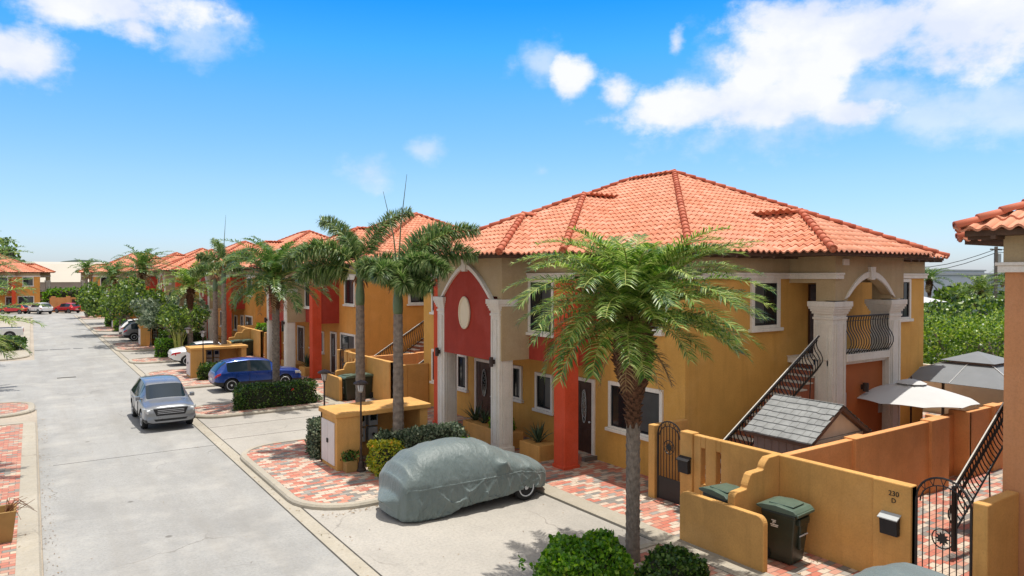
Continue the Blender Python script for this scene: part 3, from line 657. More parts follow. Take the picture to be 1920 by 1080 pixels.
# ---------------------------------------------------------------- garden walls, gates, bins
DV=[9.09,9.09+22.35,9.09+43.7,9.09+66.6,9.09+91.6]
def iron_gate(y0,y1,h0,h1,label,x=13.16,sunz=1.05,solid=.55):
    T=thing('garden_gate',label,'gate',(x,(y0+y1)/2,0),group='iron gates in the garden walls')
    o=(x,(y0+y1)/2,0); m=MB(); yc=(y0+y1)/2; hw=(y1-y0)/2-.03
    m.tube([(x,y0+.03,.05),(x,y0+.03,h0)],.025,4).tube([(x,y1-.03,.05),(x,y1-.03,h0)],.025,4)
    arc=[(x,yc+hw*math.cos(PI*i/14),h0+(h1-h0)*math.sin(PI*i/14)) for i in range(15)]
    arc2=[(x,yc+hw*.86*math.cos(PI*i/14),h0-.05+(h1-h0)*.80*math.sin(PI*i/14)) for i in range(15)]
    m.tube(arc,.02,5); m.tube(arc2,.013,4)
    for i in (3,5,7,9,11): m.tube([arc2[i],((arc[i][0]+.0),(arc[i][1]+arc[i+1][1])/2,(arc[i][2]+arc[i+1][2])/2)],.009,3).tube([arc2[i],(arc[i][0],(arc[i][1]+arc[i-1][1])/2,(arc[i][2]+arc[i-1][2])/2)],.009,3)
    nb=8
    for i in range(1,nb):
        y=yc-hw+2*hw*i/nb; zt=h0-.05+(h1-h0)*.80*math.sqrt(max(0,1-((y-yc)/(hw*.9))**2))
        m.tube([(x,y,solid),(x,y,zt)],.010,4,cap=False)
    for z in (solid,.08): m.tube([(x,y0+.03,z),(x,y1-.03,z)],.02,4)
    m.build('gate_frame','iron',T,off=o)
    MB().box(x-.008,x+.008,y0+.05,y1-.05,.09,solid-.01).build('kick_panel','iron',T,off=o)
    s=MB(); n=20; rr=.17
    s.tube([(x-.02,yc+rr*math.cos(2*PI*i/n),sunz+rr*math.sin(2*PI*i/n)) for i in range(n+1)],.012,4)
    s.prism([(yc+(.12 if i%2==0 else .07)*math.cos(2*PI*i/20),sunz+(.12 if i%2==0 else .07)*math.sin(2*PI*i/20)) for i in range(20)],x-.028,x-.012,'x')
    s.build('sun_emblem','iron',T,off=o)
def mailbox(x,y,z,label,tilt=False):
    T=thing('mailbox',label,'mailbox',(x,y,z),group='mailboxes on the garden walls')
    m=MB().prism([(-.11,0),(0,0),(0,.34),(-.06,.34),(-.13,.30)],-.16,.16,'y'); m.build('box_body','black_plastic',T,bevel=.01)
    MB().prism([(-.155,.295),(0,.375),(0,.395),(-.16,.315)],-.18,.18,'y').build('lid','meter_grey' if tilt else 'black_plastic',T)
def steps_profile(x0,x1):
    P=[(x0,0),(x0,1.20)]; 
    def ap(a,b): P.append((x0+a*(x1-x0),b))
    for a,b in ((.0,1.26),(.02,1.31),(.06,1.34),(.26,1.36)): ap(a,b)
    for i in range(6): t=i/5; ap(.27+.07*math.sin(t*PI/2)**1.0*t+.0, 1.38+.24*t)
    for a,b in ((.38,1.66),(.62,1.67)): ap(a,b)
    for i in range(6): t=i/5; ap(.64+.08*t*t,1.69+.17*t)
    for a,b in ((.76,1.90),(1.0,1.91)): ap(a,b)
    P.append((x1,0)); return P
def garden_wall(yd,label,number=None,k=0):
    T=thing('garden_wall',label,'garden wall',(13.1,yd,0),group='stucco garden walls between the villas'); o=(13.1,yd,0); h=1.9
    m=MB(); Y=lambda d:yd+d
    m.box(13.1,13.28,Y(-2.72),Y(1.55),0,h).box(13.1,13.28,Y(1.69),Y(2.0),0,h).box(13.1,13.28,Y(2.14),Y(2.36),0,h)
    for dd in (1.55,2.0): m.box(13.1,13.28,Y(dd),Y(dd+.14),0,.75).box(13.1,13.28,Y(dd),Y(dd+.14),1.62,h)
    m.box(13.06,13.30,Y(-2.72),Y(-2.02),0,h+.003)      # near pillar with number
    m.build('front_wall','stucco_wall',T,off=o,bevel=.02)
    m=MB().box(13.05,13.31,Y(2.36),Y(2.74),0,h+.03); m.build('gate_pillar','stucco_wall',T,off=o,bevel=.02)
    m=MB().box(13.08,13.30,Y(3.62),Y(3.84),0,h).box(13.30,14.38,Y(3.66),Y(3.84),0,h-.004)
    m.build('return_wall','stucco_wall',T,off=o,bevel=.02)
    m=MB().box(13.08,13.34,Y(-3.95),Y(-3.72),0,h-.01).box(13.34,14.38,Y(-3.93),Y(-3.74),0,h-.014); m.build('return_wall','stucco_wall',T,off=o,bevel=.02)
    m=MB().box(13.27,20.4,Y(-.09),Y(.09),0,h-.005).box(21.7,31,Y(-.09),Y(.09),0,h-.006).box(20.4,21.7,Y(.30),Y(.46),0,h-.12).box(20.3,20.45,Y(-.09),Y(.46),0,h-.004).box(21.65,21.8,Y(-.09),Y(.46),0,h-.004)
    m.build('divider_wall','stucco_court',T,off=o,bevel=.015)
    for a,b in ((15.75,16.35),(19.36,20.32),(23.04,23.7),(26.6,27.2)):
        MB().box(a,b,Y(-.17),Y(.14),0,h+.03).build('pilaster','stucco_court',T,off=o,bevel=.015)
    P=steps_profile(11.62,13.09); MB().prism(P,Y(.0),Y(.17),'y').build('stepped_wall','stucco_wall',T,off=o,bevel=.015)
    yy=[Y(-.78),Y(1.32)]; r=.16; P=[(yy[0],0)]+[(yy[0]+r-r*math.cos(R(90*i/6)),1.1-r+r*math.sin(R(90*i/6))) for i in range(7)]+[(yy[1]-r+r*math.sin(R(90*i/6)),1.1-r+r*math.cos(R(90*i/6))) for i in range(7)]+[(yy[1],0)]
    MB().prism(P,11.48,11.62,'x').build('bin_screen','stucco_wall',T,off=o,bevel=.015)
    if number:
        for t_,z,sz in ((number[0],1.70,.13),(number[1],1.57,.12)):
            text_mesh(t_,sz,'house_number','iron',T,Matrix.Translation((13.05-13.1,-2.42,z))@Matrix.Rotation(-PI/2,4,'Z')@Matrix.Rotation(PI/2,4,'X'))
    return T
mottled('slot_dark',(.20,.10,.03),.2,3,.9)
WL=['near stepped ochre garden wall with house number 230 D beside the open iron gate','garden wall of the second courtyard, stepped screen behind the two bins and utility wall',
 'garden wall of the third courtyard, arched top beside the third villa','distant garden wall beyond the white hatchback','most distant garden wall of the row near the street end']
for i,yd in enumerate(DV): garden_wall(yd,WL[i],('230','D') if i==0 else None,i)
iron_gate(DV[0]+2.76,DV[0]+3.60,1.72,2.06,'black arched gate with sun emblem left of the small black mailbox',sunz=1.42,solid=.62)
iron_gate(DV[0]-3.70,DV[0]-2.74,1.72,2.16,'black arched iron gate with sun emblem at the bottom right corner',sunz=1.10,solid=.42)
iron_gate(DV[1]+2.76,DV[1]+3.60,1.72,2.06,'distant black gate in the second courtyard wall beside the far bins',sunz=1.42,solid=.62)
mailbox(13.05,DV[0]-2.38,.95,'dark mailbox with sunlit silver lid below house number 230',True)
mailbox(13.05,DV[0]+2.55,.95,'small black mailbox on the pillar right of the arched gate')
mailbox(13.05,DV[1]+2.5,.95,'mailbox on the second garden wall beside the tall palm trunk')
mailbox(13.05,DV[2]+2.5,.95,'far mailbox on the third garden wall behind the blue car')
def make_bin():
    T=thing('wheelie_bin','bin','bin')
    m=MB(); # tapered body, front toward -y
    b=[(-.24,-.27),(.24,-.27),(.24,.27),(-.24,.27)]; t=[(-.31,-.38),(.31,-.38),(.31,.34),(-.31,.34)]
    L_=[(0.02,0),(.5,.5),(.93,.93),(.95,1.03),(1.02,1.03)]
    rings=[]
    for z,k in L_:
        rr=[]
        for (bx,by),(tx,ty) in zip(b,t):
            rr.append((bx+(tx-bx)*k,by+(ty-by)*k,z))
        rings.append(rr)
    vs=[v for r_ in rings for v in r_]; fs=[]
    for i in range(len(rings)-1):
        for k in range(4): fs.append((4*i+k,4*i+(k+1)%4,4*i+4+(k+1)%4,4*i+4+k))
    fs+=[(3,2,1,0),(16,17,18,19)]; m.add(vs,fs)
    m.box(-.09,.09,-.385,-.30,.30,.86); m.box(-.20,.20,-.43,-.34,.80,.94)
    bo=m.build('bin_body','bin_green',T,bevel=.025)
    MB().tube([(-.15,-.40,.60),(.15,-.40,.60)],.013,6).build('lift_bar','chrome',bo)
    m=MB(); P=[(-.43,1.03),(-.43,1.07),(-.36,1.12),(0,1.155),(.30,1.13),(.42,1.09),(.42,1.05),(.3,1.03)]
    m.prism(P,-.35,.35,'x'); m.box(-.22,.22,-.30,.22,1.14,1.165)
    m.box(-.33,.33,-.46,-.42,1.0,1.06)
    m.build('lid','bin_lid',T,bevel=.02)
    for s in (-1,1):
        MB().lathe([(.02,-.03),(.13,-.03),(.14,-.015),(.14,.015),(.13,.03),(.02,.03)],(s*.27,.30,.14),16,0,'x').build('wheel','rubber',T,smooth=False)
    MB().tube([(-.24,.40,1.02),(.24,.40,1.02)],.018,6).build('handle','bin_green',T)
    g=MB(); # white print on the side
    for i,(y,z,w,h) in enumerate(((.06,.83,.10,.018),(.05,.80,.07,.02),(.07,.775,.05,.014),(.05,.74,.17,.022),(.05,.71,.15,.018))):
        x=-.24-.07*z-.012; g.add([(x,y-w/2,z),(x,y+w/2,z),(x-.001,y+w/2,z+h),(x-.001,y-w/2,z+h)],[(0,1,2,3)])
    g.build('print','trim_white',bo,fix=False)
    return T
b0=make_bin(); b0.location=(12.42,8.50,.03); b0.rotation_euler=(0,0,R(6)); tag(b0,'dark green wheelie bin standing in front of the stepped ochre wall','bin','wheelie bins behind the low screens')
copy_tree(b0,None,(12.2,9.80,.03),R(-8),label='wheelie bin hidden behind the low screen wall, only its green lid showing')
copy_tree(b0,None,(12.05,DV[1]-.55,.03),R(-80),label='left bin of the pair behind the low wall by the second villa')
copy_tree(b0,None,(12.72,DV[1]-.55,.03),R(-84),label='right bin of the pair behind the low wall by the second villa')
copy_tree(b0,None,(12.05,DV[2]-.55,.03),R(-80),label='left bin of the distant pair beyond the blue car')
copy_tree(b0,None,(12.75,DV[2]-.55,.03),R(-80),label='right bin of the distant pair beyond the blue car')
# ---------------------------------------------------------------- utility walls and lamps
def make_util():
    T=thing('utility_wall','u','utility wall'); h=1.66
    # local origin (7.2,19.45)
    m=MB().box(0,.78,0,1.35,0,h-.14).box(.0,2.95,1.20,1.36,0,h-.142).box(2.68,2.95,.05,1.20,0,h-.141)
    m.build('wall','stucco_wall',T,bevel=.015)
    MB().box(-.05,3.02,-.05,1.42,h-.14,h).build('top_slab','stucco_wall',T,bevel=.02)
    for s in (0,1):
        d=MB().box(-.035,.0,.14+s*.54,.66+s*.54,.12,1.36).build('cabinet_door','door_white',T,bevel=.008)
        MB().box(-.06,-.03,.60+s*.08,.63+s*.08,.72,.84).build('handle','iron',d)
    for i in range(2):
        x=.98+i*.40
        f=MB().box(x,x+.30,.95,1.20,.98,1.40).box(x,x+.30,.98,1.20,.50,.92).build('meter_box','meter_grey',T,bevel=.012)
        MB().box(x+.05,x+.25,.93,.95,1.14,1.34).build('meter_window','glass_dark',f)
        MB().lathe([(.0,0),(.05,.0),(.05,.03),(0,.035)],(x+.15,.915,.71),10,0,'y').build('meter_dial','black_plastic',f)
        MB().tube([(x+.15,1.1,.5),(x+.15,1.1,.02)],.025,6).build('conduit','meter_grey',f)
    return T
u0=make_util(); u0.location=(7.2,19.45,.10); tag(u0,'ochre utility wall with white cabinet doors behind the lamp post, nearest the camera','utility wall','meter walls on the kerb islands')
for i,l in ((2,'second utility wall with dark meters behind the blue crossover'),(3,'third utility wall beside the silver and white parked cars'),(4,'fourth utility wall beyond the white parked cars'),(5,'farthest utility wall near the end of the street')):
    copy_tree(u0,None,(7.2,YC[i]-1.0,.10),label=l)
def make_lamp():
    T=thing('lamp_post','l','lamp post')
    MB().lathe([(.15,0),(.15,.05),(.10,.09),(.085,.24),(.055,.30),(.07,.34),(.04,.42),(.032,.6),(.045,.63),(.03,.68),(.026,2.2),(.045,2.22),(.03,2.26)],(0,0,0),12).build('pole','lamp_metal',T,smooth=False)
    MB().lathe([(.03,2.26),(.07,2.30),(.10,2.46),(.10,2.50)],(0,0,0),10).build('lantern','lamp_glass',T)
    m=MB().lathe([(.20,2.50),(.21,2.53),(.16,2.57),(.05,2.61),(.0,2.63)],(0,0,0),14)
    for k in range(4): a=PI/4+k*PI/2; m.tube([(.06*math.cos(a),.06*math.sin(a),2.27),(.11*math.cos(a),.11*math.sin(a),2.5)],.008,4)
    m.build('cap','lamp_metal',T); return T
l0=make_lamp(); l0.location=(7.80,19.12,.10); tag(l0,'dark lamp post in front of the nearest utility wall','lamp post','street lamps with flat caps')
for x,y,l in ((7.72,21.95,'lamp post standing behind the nearest utility wall'),(7.75,41.35,'lamp post in front of the second utility wall'),(7.55,44.6,'lamp post between the white sedan and second utility wall'),(7.8,62.2,'lamp post by the third utility wall'),(7.6,66.6,'lamp post just beyond the third utility wall')):
    copy_tree(l0,None,(x,y,.1),label=l)
# ---------------------------------------------------------------- vegetation
def leafcloud(mb,pts,size,n_=None,up=.3,asp=.45,mi=0):
    for p in pts:
        d=Vector((U(-1,1),U(-1,1),U(-.6,1)*1+up)).normalized(); L_=size*U(.7,1.3)
        a=d.cross(Vector((U(-1,1),U(-1,1),U(-1,1)))).normalized()*L_*asp; p=Vector(p)
        mb.add([p,p+d*L_*.5+a,p+d*L_,p+d*L_*.5-a],[(0,1,2,3)],mi)
def lump(x,y,s=1.7): return noise.noise(Vector((x*s,y*s,3.1)))
def hedge(name,label,cx,cy,lx,ly,h,mat,n,size,cat='hedge',z0=.08,rot=0,rnd=.35,flower=None,group=None):
    T=thing(name,label,cat,(cx,cy,z0),rot,group)
    m=MB(); pts=[]
    def sd(x,y,z): # superellipsoid-ish test radius
        e=2/rnd if rnd>0 else 20
        return (abs(x/(lx/2))**e+abs(y/(ly/2))**e+abs((z-h*.45)/(h*.55))**e)**(1/e)
    while len(pts)<n:
        x,y,z=U(-.55,.55)*lx,U(-.55,.55)*ly,U(0,1.05)*h
        q=sd(x,y,z)*(1+(.16 if rnd<.5 else .34)*noise.noise(Vector((x*2.3+cx,y*2.3,z*2.3)))+(0 if rnd<.5 else .12*noise.noise(Vector((x*7,y*7+cx,z*7)))))
        if .78<q<1.02 or (q<.78 and random.random()<.12): pts.append((x,y,z))
    leafcloud(m,pts,size); m.build('foliage',mat,T,fix=False)
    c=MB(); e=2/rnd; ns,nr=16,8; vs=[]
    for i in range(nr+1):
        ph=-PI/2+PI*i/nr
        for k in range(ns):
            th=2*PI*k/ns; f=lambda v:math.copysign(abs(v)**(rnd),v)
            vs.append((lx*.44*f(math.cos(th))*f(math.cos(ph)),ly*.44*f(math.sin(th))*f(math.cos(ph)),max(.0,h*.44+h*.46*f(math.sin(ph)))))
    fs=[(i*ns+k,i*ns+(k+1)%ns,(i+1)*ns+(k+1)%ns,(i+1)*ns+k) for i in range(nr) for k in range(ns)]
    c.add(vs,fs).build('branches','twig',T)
    if flower:
        m=MB(); 
        for p in random.sample([p for p in pts if p[2]>h*.2],flower[1]):
            if flower[2]: m.lathe([(0,-.05),(.045,-.02),(.045,.02),(0,.05)],p,7)
            else: leafcloud(m,[p]*3,.07,asp=.8)
        m.build(flower[3],flower[0],T,fix=False)
    return T
def frond(mb,rb,base,az,el,L_,droop,nl,ll,lw,plumose=False,wind=(0,0),taper=.5,r0=.022,vee=.35,start=.14):
    p=Vector(base); n=16; pts=[p.copy()]; el0=el
    hd=Vector((math.cos(az),math.sin(az),0)); tw=U(-.25,.25)
    for i in range(n):
        t=(i+1)/n; e=el0-droop*t**1.25
        d=hd*math.cos(e)+Vector((0,0,math.sin(e)))+Vector((wind[0],wind[1],0))*t*.55
        hd=(hd+Vector((wind[0],wind[1],0))*.03).normalized(); p=p+d.normalized()*(L_/n); pts.append(p.copy())
    rb.tube(pts,[r0*(1-.8*i/n) for i in range(n+1)],4,cap=False)
    def at(t):
        f=t*n; i=min(int(f),n-1); return pts[i].lerp(pts[i+1],f-i),(pts[i+1]-pts[i]).normalized()
    for i in range(nl):
        t=start+(1-start)*(i+U(-.3,.3))/nl; t=min(max(t,start),1); q,d=at(t)
        side=d.cross(Vector((0,0,1)))
        side=side.normalized() if side.length>.05 else Vector((1,0,0))
        upv=side.cross(d).normalized()
        prof=math.sin(PI*min(1,(t*.76+.12)))**.6*(1-.22*t)
        for s in (-1,1):
            for rep in range(4 if plumose else 1):
                if plumose: a=U(0,2*PI); dr=(side*math.cos(a)+upv*math.sin(a))*1.0+d*U(.25,.75)
                else: dr=side*s+upv*(vee+U(-.38,.38))+d*(.32+.7*t+U(-.2,.2))
                dr.normalize(); l=ll*prof*U(.85,1.12); wv=dr.cross(upv if abs(dr.dot(upv))<.9 else side).normalized()*lw*.5
                m1=q+dr*l*.5+Vector((wind[0],wind[1],0))*l*.12; m2=q+dr*l+Vector((wind[0]*.3*l,wind[1]*.3*l,-.22*l))
                mb.add([q-wv*.5,q+wv*.5,m1+wv,m1-wv,m2],[(0,1,2,3),(3,2,4)])
WIND=(.20,-.16)
def date_palm(label,loc,h,cr,nf=46,nl=46,trunk_r=.15,boots=.45,mat='palm_leaf_bright',seed=1,lw=.028,ll=.42,wind=WIND,group='date palms on the kerb islands',neck=1,lean=(0,0)):
    random.seed(seed)
    T=thing('date_palm',label,'palm tree',loc,0,group)
    m=MB(); zb=h*(1-boots); n=26; pts=[];rs=[]
    ctr=lambda z:Vector((lean[0]*(z/h)**1.5,lean[1]*(z/h)**1.5,z))
    for i in range(n+1):
        z=zb*i/n; pts.append(ctr(z)); rs.append(trunk_r*(1.18-.2*min(1,i/6))*(1+.03*(i%2)))
    m.tube(pts,rs,14)
    # leaf scars
    k=0; z=.05
    while z<zb:
        a=k*2.399; r=trunk_r*1.0; c=ctr(z); d=Vector((math.cos(a),math.sin(a),0)); s=Vector((-d.y,d.x,0))
        q=c+d*r*.97; w=trunk_r*.36; o=trunk_r*U(.10,.22)
        m.add([q-s*w,q+s*w,q+s*w*.35+d*o+Vector((0,0,.10)),q-s*w*.35+d*o+Vector((0,0,.10)),q+Vector((0,0,.16))],[(0,1,2,3),(3,2,4),(1,4,2),(0,3,4)])
        k+=1; z+=zb/(zb*62)
    m.build('trunk','bark_grey',T,fix=False)
    b=MB(); pts=[];rs=[]
    def br(t): return trunk_r*(1.0+.95*neck*math.sin(PI*min(1,max(0,(t-.15))/.85*.80))**1.3) if t<.93 else trunk_r*1.35
    for i in range(19):
        t=i/18; pts.append(ctr(zb+(h-zb)*t)); rs.append(br(t)*.86)
    b.tube(pts,rs,14); k=0; t=0
    while t<.97:
        a=k*2.399+.2; c=ctr(zb+(h-zb)*t); d=Vector((math.cos(a),math.sin(a),0)); s=Vector((-d.y,d.x,0)); r=br(t)*.84
        q=c+d*r; w=.055*U(.8,1.2); o=U(.04,.10)+.06*t; hh=U(.08,.15)
        b.add([q-s*w,q+s*w,q+s*w*.5+d*o+Vector((0,0,hh)),q-s*w*.5+d*o+Vector((0,0,hh)),q+s*w*.5+Vector((0,0,hh*.9)),q-s*w*.5+Vector((0,0,hh*.9))],[(0,1,2,3),(3,2,4,5),(1,4,2),(0,3,5)])
        k+=1; t+=1/190
    b.build('leaf_bases','boot_brown',T,fix=False)
    lf=MB(); ra=MB(); top=ctr(h)
    for i in range(nf):
        u=(i+.5)/nf; az=i*2.399+U(-.2,.2); el=R(88-(78 if neck>2 else 86)*u**1.1+U(-9,9)); L_=cr*(.80+.35*math.sin(PI*u**.8))*U(.88,1.1)
        # windward fronds bend back, lee fronds stretch
        lee=(math.cos(az)*wind[0]+math.sin(az)*wind[1])
        frond(lf,ra,top+Vector((math.cos(az)*.10,math.sin(az)*.10,-.25*u)),az,el,L_*(1+.12*lee),R(66+20*(1-u)+U(-16,18))*(1-.25*lee),nl,ll,lw,wind=wind)
    c=ra.build('crown','rachis',T,fix=False,smooth=True); c.name='crown'
    lf.build('leaflets',mat,c,fix=False)
    dr=MB()
    for i in range(5):
        az=U(0,6.28); frond(dr,dr,top+Vector((0,0,-.35)),az,R(-35),cr*.55,R(45),16,ll*.7,lw,wind=wind)
    dr.build('dry_fronds','dry_leaf',c,fix=False)
    random.seed(seed+99); return T
def foxtail(label,loc,h,cr,fronds,trunk_r=.14,seed=3,spears=((.0,0),),lw=.034,nl=88,ll=.56,group='foxtail palms with bushy plumes',cs=1.1,lean=(0,0)):
    """fronds: list of (azimuth deg, elevation deg, length factor, droop deg)"""
    random.seed(seed); T=thing('foxtail_palm',label,'palm tree',loc,0,group)
    zc=h-cs; m=MB(); n=40; ctr=lambda z:Vector((lean[0]*(z/h)**1.6,lean[1]*(z/h)**1.6,z))
    m.tube([ctr(zc*i/n) for i in range(n+1)],[trunk_r*(1.15-.25*i/n)*(1.05 if i%2 else .97) for i in range(n+1)],12); m.build('trunk','bark_grey',T)
    m=MB(); m.tube([ctr(zc+cs*i/12) for i in range(13)],[trunk_r*(.92+.12*math.sin(PI*min(1,i/7)))*(1-.42*(i/12)**2) for i in range(13)],12); m.build('crownshaft','crownshaft',T,smooth=True)
    lf=MB(); ra=MB(); top=ctr(h-.12)
    for (az,el,lf_,dr) in fronds:
        frond(lf,ra,top,R(az),R(el),cr*lf_,R(dr),nl,ll,lw,plumose=True,wind=(WIND[0]*.4,WIND[1]*.4),r0=.032,start=.24)
    c=ra.build('crown','rachis',T,fix=False,smooth=True); lf.build('leaflets','foxtail_leaf',c,fix=False)
    for i,(dx,hh) in enumerate(spears):
        if hh: MB().tube([top,top+Vector((dx*.3,-dx*.2,hh*.5)),top+Vector((dx,-dx*.7,hh))],[.028,.02,.006],5).build('spear_leaf','crownshaft',c)
    b=MB()
    for i in range(14):
        a=U(0,6.28); q=ctr(zc+cs*.92)+Vector((math.cos(a)*.08,math.sin(a)*.08,U(-.2,.1))); b.tube([q,q+Vector((math.cos(a)*.14,math.sin(a)*.14,-.12)),q+Vector((math.cos(a)*.2,math.sin(a)*.2,-.3))],[.03,.02,.005],4)
    b.build('flower_stubs','bark_brown',T)
    return T
def leafy_tree(name,label,loc,h,r,mat,n,size,seed=5,ths=.09,clumps=14,cat='tree',flat=.75,base=.35,asp=.4,group=None):
    random.seed(seed); T=thing(name,label,cat,loc,0,group); m=MB(); cl=[]
    for i in range(clumps):
        a=i*2.4+U(-.4,.4); rr=r*math.sqrt(U(.05,1)); z=h*base+(h*(1-base))*U(.25,1)*(1-.35*(rr/r)**2)
        cl.append((Vector((rr*math.cos(a),rr*math.sin(a),z)),r*U(.28,.48)))
    fork=Vector((0,0,h*.3)); m.tube([(0,0,0),(U(-.05,.05),U(-.05,.05),h*.15),fork],[ths*1.25,ths,ths*.9],8)
    for c,q in cl: m.tube([fork,fork.lerp(c,.5)+Vector((U(-.1,.1),U(-.1,.1),.12)),c],[ths*.6,ths*.4,ths*.15],5)
    m.build('trunk','bark_grey',T)
    f=MB(); tot=sum(q*q for _,q in cl)
    for c,q in cl:
        P=[]
        for _ in range(int(n*q*q/tot)):
            v=Vector((random.gauss(0,1),random.gauss(0,1),random.gauss(0,1))).normalized(); rad=q*(.55+.5*random.random()**.6); P.append(c+Vector((v.x*rad,v.y*rad,v.z*rad*flat)))
        leafcloud(f,P,size,asp=asp)
    f.build('crown',mat,T,fix=False); return T
# near date palm
date_palm('large near date palm with shaggy brown neck in front of the nearest villa',(9.75,10.05,.1),4.86,2.40,nf=104,nl=74,seed=11,boots=.46,lw=.025,ll=.47,wind=(.14,-.12),neck=2.5,trunk_r=.128)
foxtail('foxtail palm in front of the nearest utility wall, two spear leaves above its crown',(8.87,18.9,.1),5.6,2.65,
 [(-32,66,1.12,70),(-22,52,1.0,72),(-5,80,.95,75),(-62,48,.72,85),(150,50,.5,70),(-110,15,.5,40),(-80,48,.6,55),(50,50,.7,80),(-75,8,.55,30),(215,40,.5,70)],seed=21,spears=((-.35,2.6),(.22,3.1)),trunk_r=.15)
foxtail('foxtail palm behind the nearest utility wall with a long plume drooping left',(8.96,22.0,.1),5.75,2.6,
 [(150,58,1.15,105),(120,80,1.05,70),(-10,86,1.15,70),(90,70,.9,70),(165,35,.85,80),(-30,50,.7,80),(175,66,1.0,110),(60,45,.6,90),(-90,35,.6,70),(130,20,.7,50)],seed=22,spears=((0,0),),trunk_r=.15)
date_palm('tall date palm behind the clipped box hedge beside the blue car',(9.13,32.3,.1),5.5,2.75,nf=64,nl=52,seed=12,boots=.26,lw=.04,ll=.5,mat='palm_leaf')
foxtail('tall foxtail palm beside the second utility wall, its plume held upright left',(atpx(420,43.6),43.6,.1),6.3,2.3,[(110,80,.9,60),(150,60,.8,90),(-30,60,.9,80),(20,50,.9,70),(-70,50,.7,90)],seed=23,spears=((.12,3.0),),lw=.05,nl=45)
foxtail('shorter foxtail palm close behind the second utility wall lamp',(atpx(404,45),45,.1),5.8,2.2,[(120,65,.8,90),(170,45,.7,90),(-20,55,.8,90),(60,60,.8,90)],seed=24,spears=((0,0),),lw=.05,nl=40)
date_palm('small round-crowned date palm beyond the white sedan',(atpx(357,54.6),54.6,.1),4.9,2.3,nf=40,nl=26,seed=13,boots=.35,lw=.06,ll=.5)
date_palm('dark date palm near the third utility wall',(atpx(268,70),70,.1),6.3,2.7,nf=34,nl=20,seed=14,boots=.2,lw=.09,ll=.6,mat='palm_leaf')
date_palm('distant date palm left of the dark street trees',(atpx(213,88),88,.1),5.6,2.6,nf=30,nl=16,seed=15,boots=.3,lw=.11,ll=.6,mat='palm_leaf')
date_palm('distant palm before the far right villa',(atpx(163,112),112,.1),6.6,2.2,nf=20,nl=14,seed=16,boots=.2,lw=.12,ll=.6,mat='palm_leaf')
date_palm('palm leaning in from the left edge with low drooping fronds',(-1.75,25.2,.1),4.15,2.0,nf=40,nl=40,seed=17,boots=.4,lw=.035,ll=.42)
date_palm('palm at the left edge in front of the side road',(-2.35,44,.1),5.6,2.6,nf=36,nl=28,seed=18,boots=.35,lw=.05,ll=.5,mat='palm_leaf')
date_palm('palm at the left edge with brown seed heads above the pickup',(-3.3,56,.1),6.6,2.9,nf=34,nl=24,seed=19,boots=.35,lw=.06,ll=.5,mat='palm_leaf')
leafy_tree('broadleaf_tree','dark leafy tree beside the white parked cars',(atpx(268,66),66,.1),5.0,2.6,'tree_leaf',5200,.22,31)
leafy_tree('broadleaf_tree','glossy green street tree left of the dark one',(atpx(225,78),78,.1),4.6,2.8,'tree_leaf',4200,.26,32)
leafy_tree('broadleaf_tree','low spreading tree behind the small round date palm',(atpx(318,60),60,.1),4.3,2.3,'grey_leaf',3600,.24,33)
leafy_tree('broadleaf_tree','far street tree at the row end',(atpx(200,98),98,.1),4.6,2.6,'tree_leaf',2600,.32,34)
leafy_tree('broadleaf_tree','plumeria tree between date palm and bamboo stems',(atpx(338,57),57,.1),3.6,1.5,'tree_leaf',2200,.2,35)
def bamboo(label,loc):
    random.seed(5); T=thing('bamboo_clump',label,'bamboo',loc); m=MB(); f=MB()
    for i in range(16):
        a=U(0,6.28); r=U(0,.25); l=U(2.0,3.0); k=U(.15,.55); p=[(r*math.cos(a),r*math.sin(a),0),(r*math.cos(a)*(1+k*2),r*math.sin(a)*(1+k*2),l*.5),(math.cos(a)*(r+k*1.2),math.sin(a)*(r+k*1.2),l)]
        m.tube(p,[.03,.025,.012],5); leafcloud(f,[Vector(p[2])+Vector((U(-.4,.4),U(-.4,.4),U(-.4,.4))) for _ in range(40)],.3,asp=.2)
    m.build('canes','rachis',T); f.build('foliage','tree_leaf',T,fix=False)
bamboo('clump of yellow bamboo canes by the third kerb island',(atpx(335,52),52,.1))
random.seed(77)
hedge('box_hedge','clipped rectangular box hedge on the island beside the blue crossover',8.75,31.0,3.4,1.05,.98,'hedge_leaf',9000,.075,rnd=.22,flower=('red_flower',3,False,'flowers'))
hedge('hedge','grey-green hedge right of the foxtail palm trunk, behind the covered car',9.75,18.55,2.2,1.1,1.15,'grey_leaf',6500,.085,rnd=.4)
hedge('hedge','dull green hedge left of the nearest utility wall doors',7.35,21.5,.5,1.0,1.15,'grey_leaf',2600,.07,rnd=.35)
hedge('shrub','grey-green shrub between utility meters and palm trunk',8.75,19.15,.9,.55,1.15,'grey_leaf',2400,.08,'shrub',rnd=.6)
hedge('lantana_bush','yellow flowering bush with orange fruit beside the lamp post',8.35,18.5,.95,.9,.95,'lime_leaf',3200,.07,'shrub',rnd=.7,flower=('yellow_fruit',14,True,'fruit'))
hedge('shrub','bright green low shrub behind the covered car roof',10.35,17.75,1.0,.7,.85,'bright_leaf',2200,.08,'shrub',rnd=.7)
hedge('shrub','bright green leafy shrub at the foot of the near date palm',8.0,9.5,1.75,1.3,.92,'bright_leaf',12000,.075,'shrub',rnd=.75)
hedge('shrub','dark green low shrub right of the near date palm trunk',9.45,8.75,1.15,.9,.62,'hedge_leaf',4200,.07,'shrub',rnd=.75)
hedge('round_bush','clipped round bush on the small kerb island by the white sedan',7.75,54.2,1.35,1.35,1.25,'bright_leaf',2600,.1,'shrub',rnd=.6)
hedge('shrub','dark shrub at the foot of the second utility wall',8.4,40.9,1.9,.8,.85,'hedge_leaf',2400,.1,'shrub',rnd=.6)
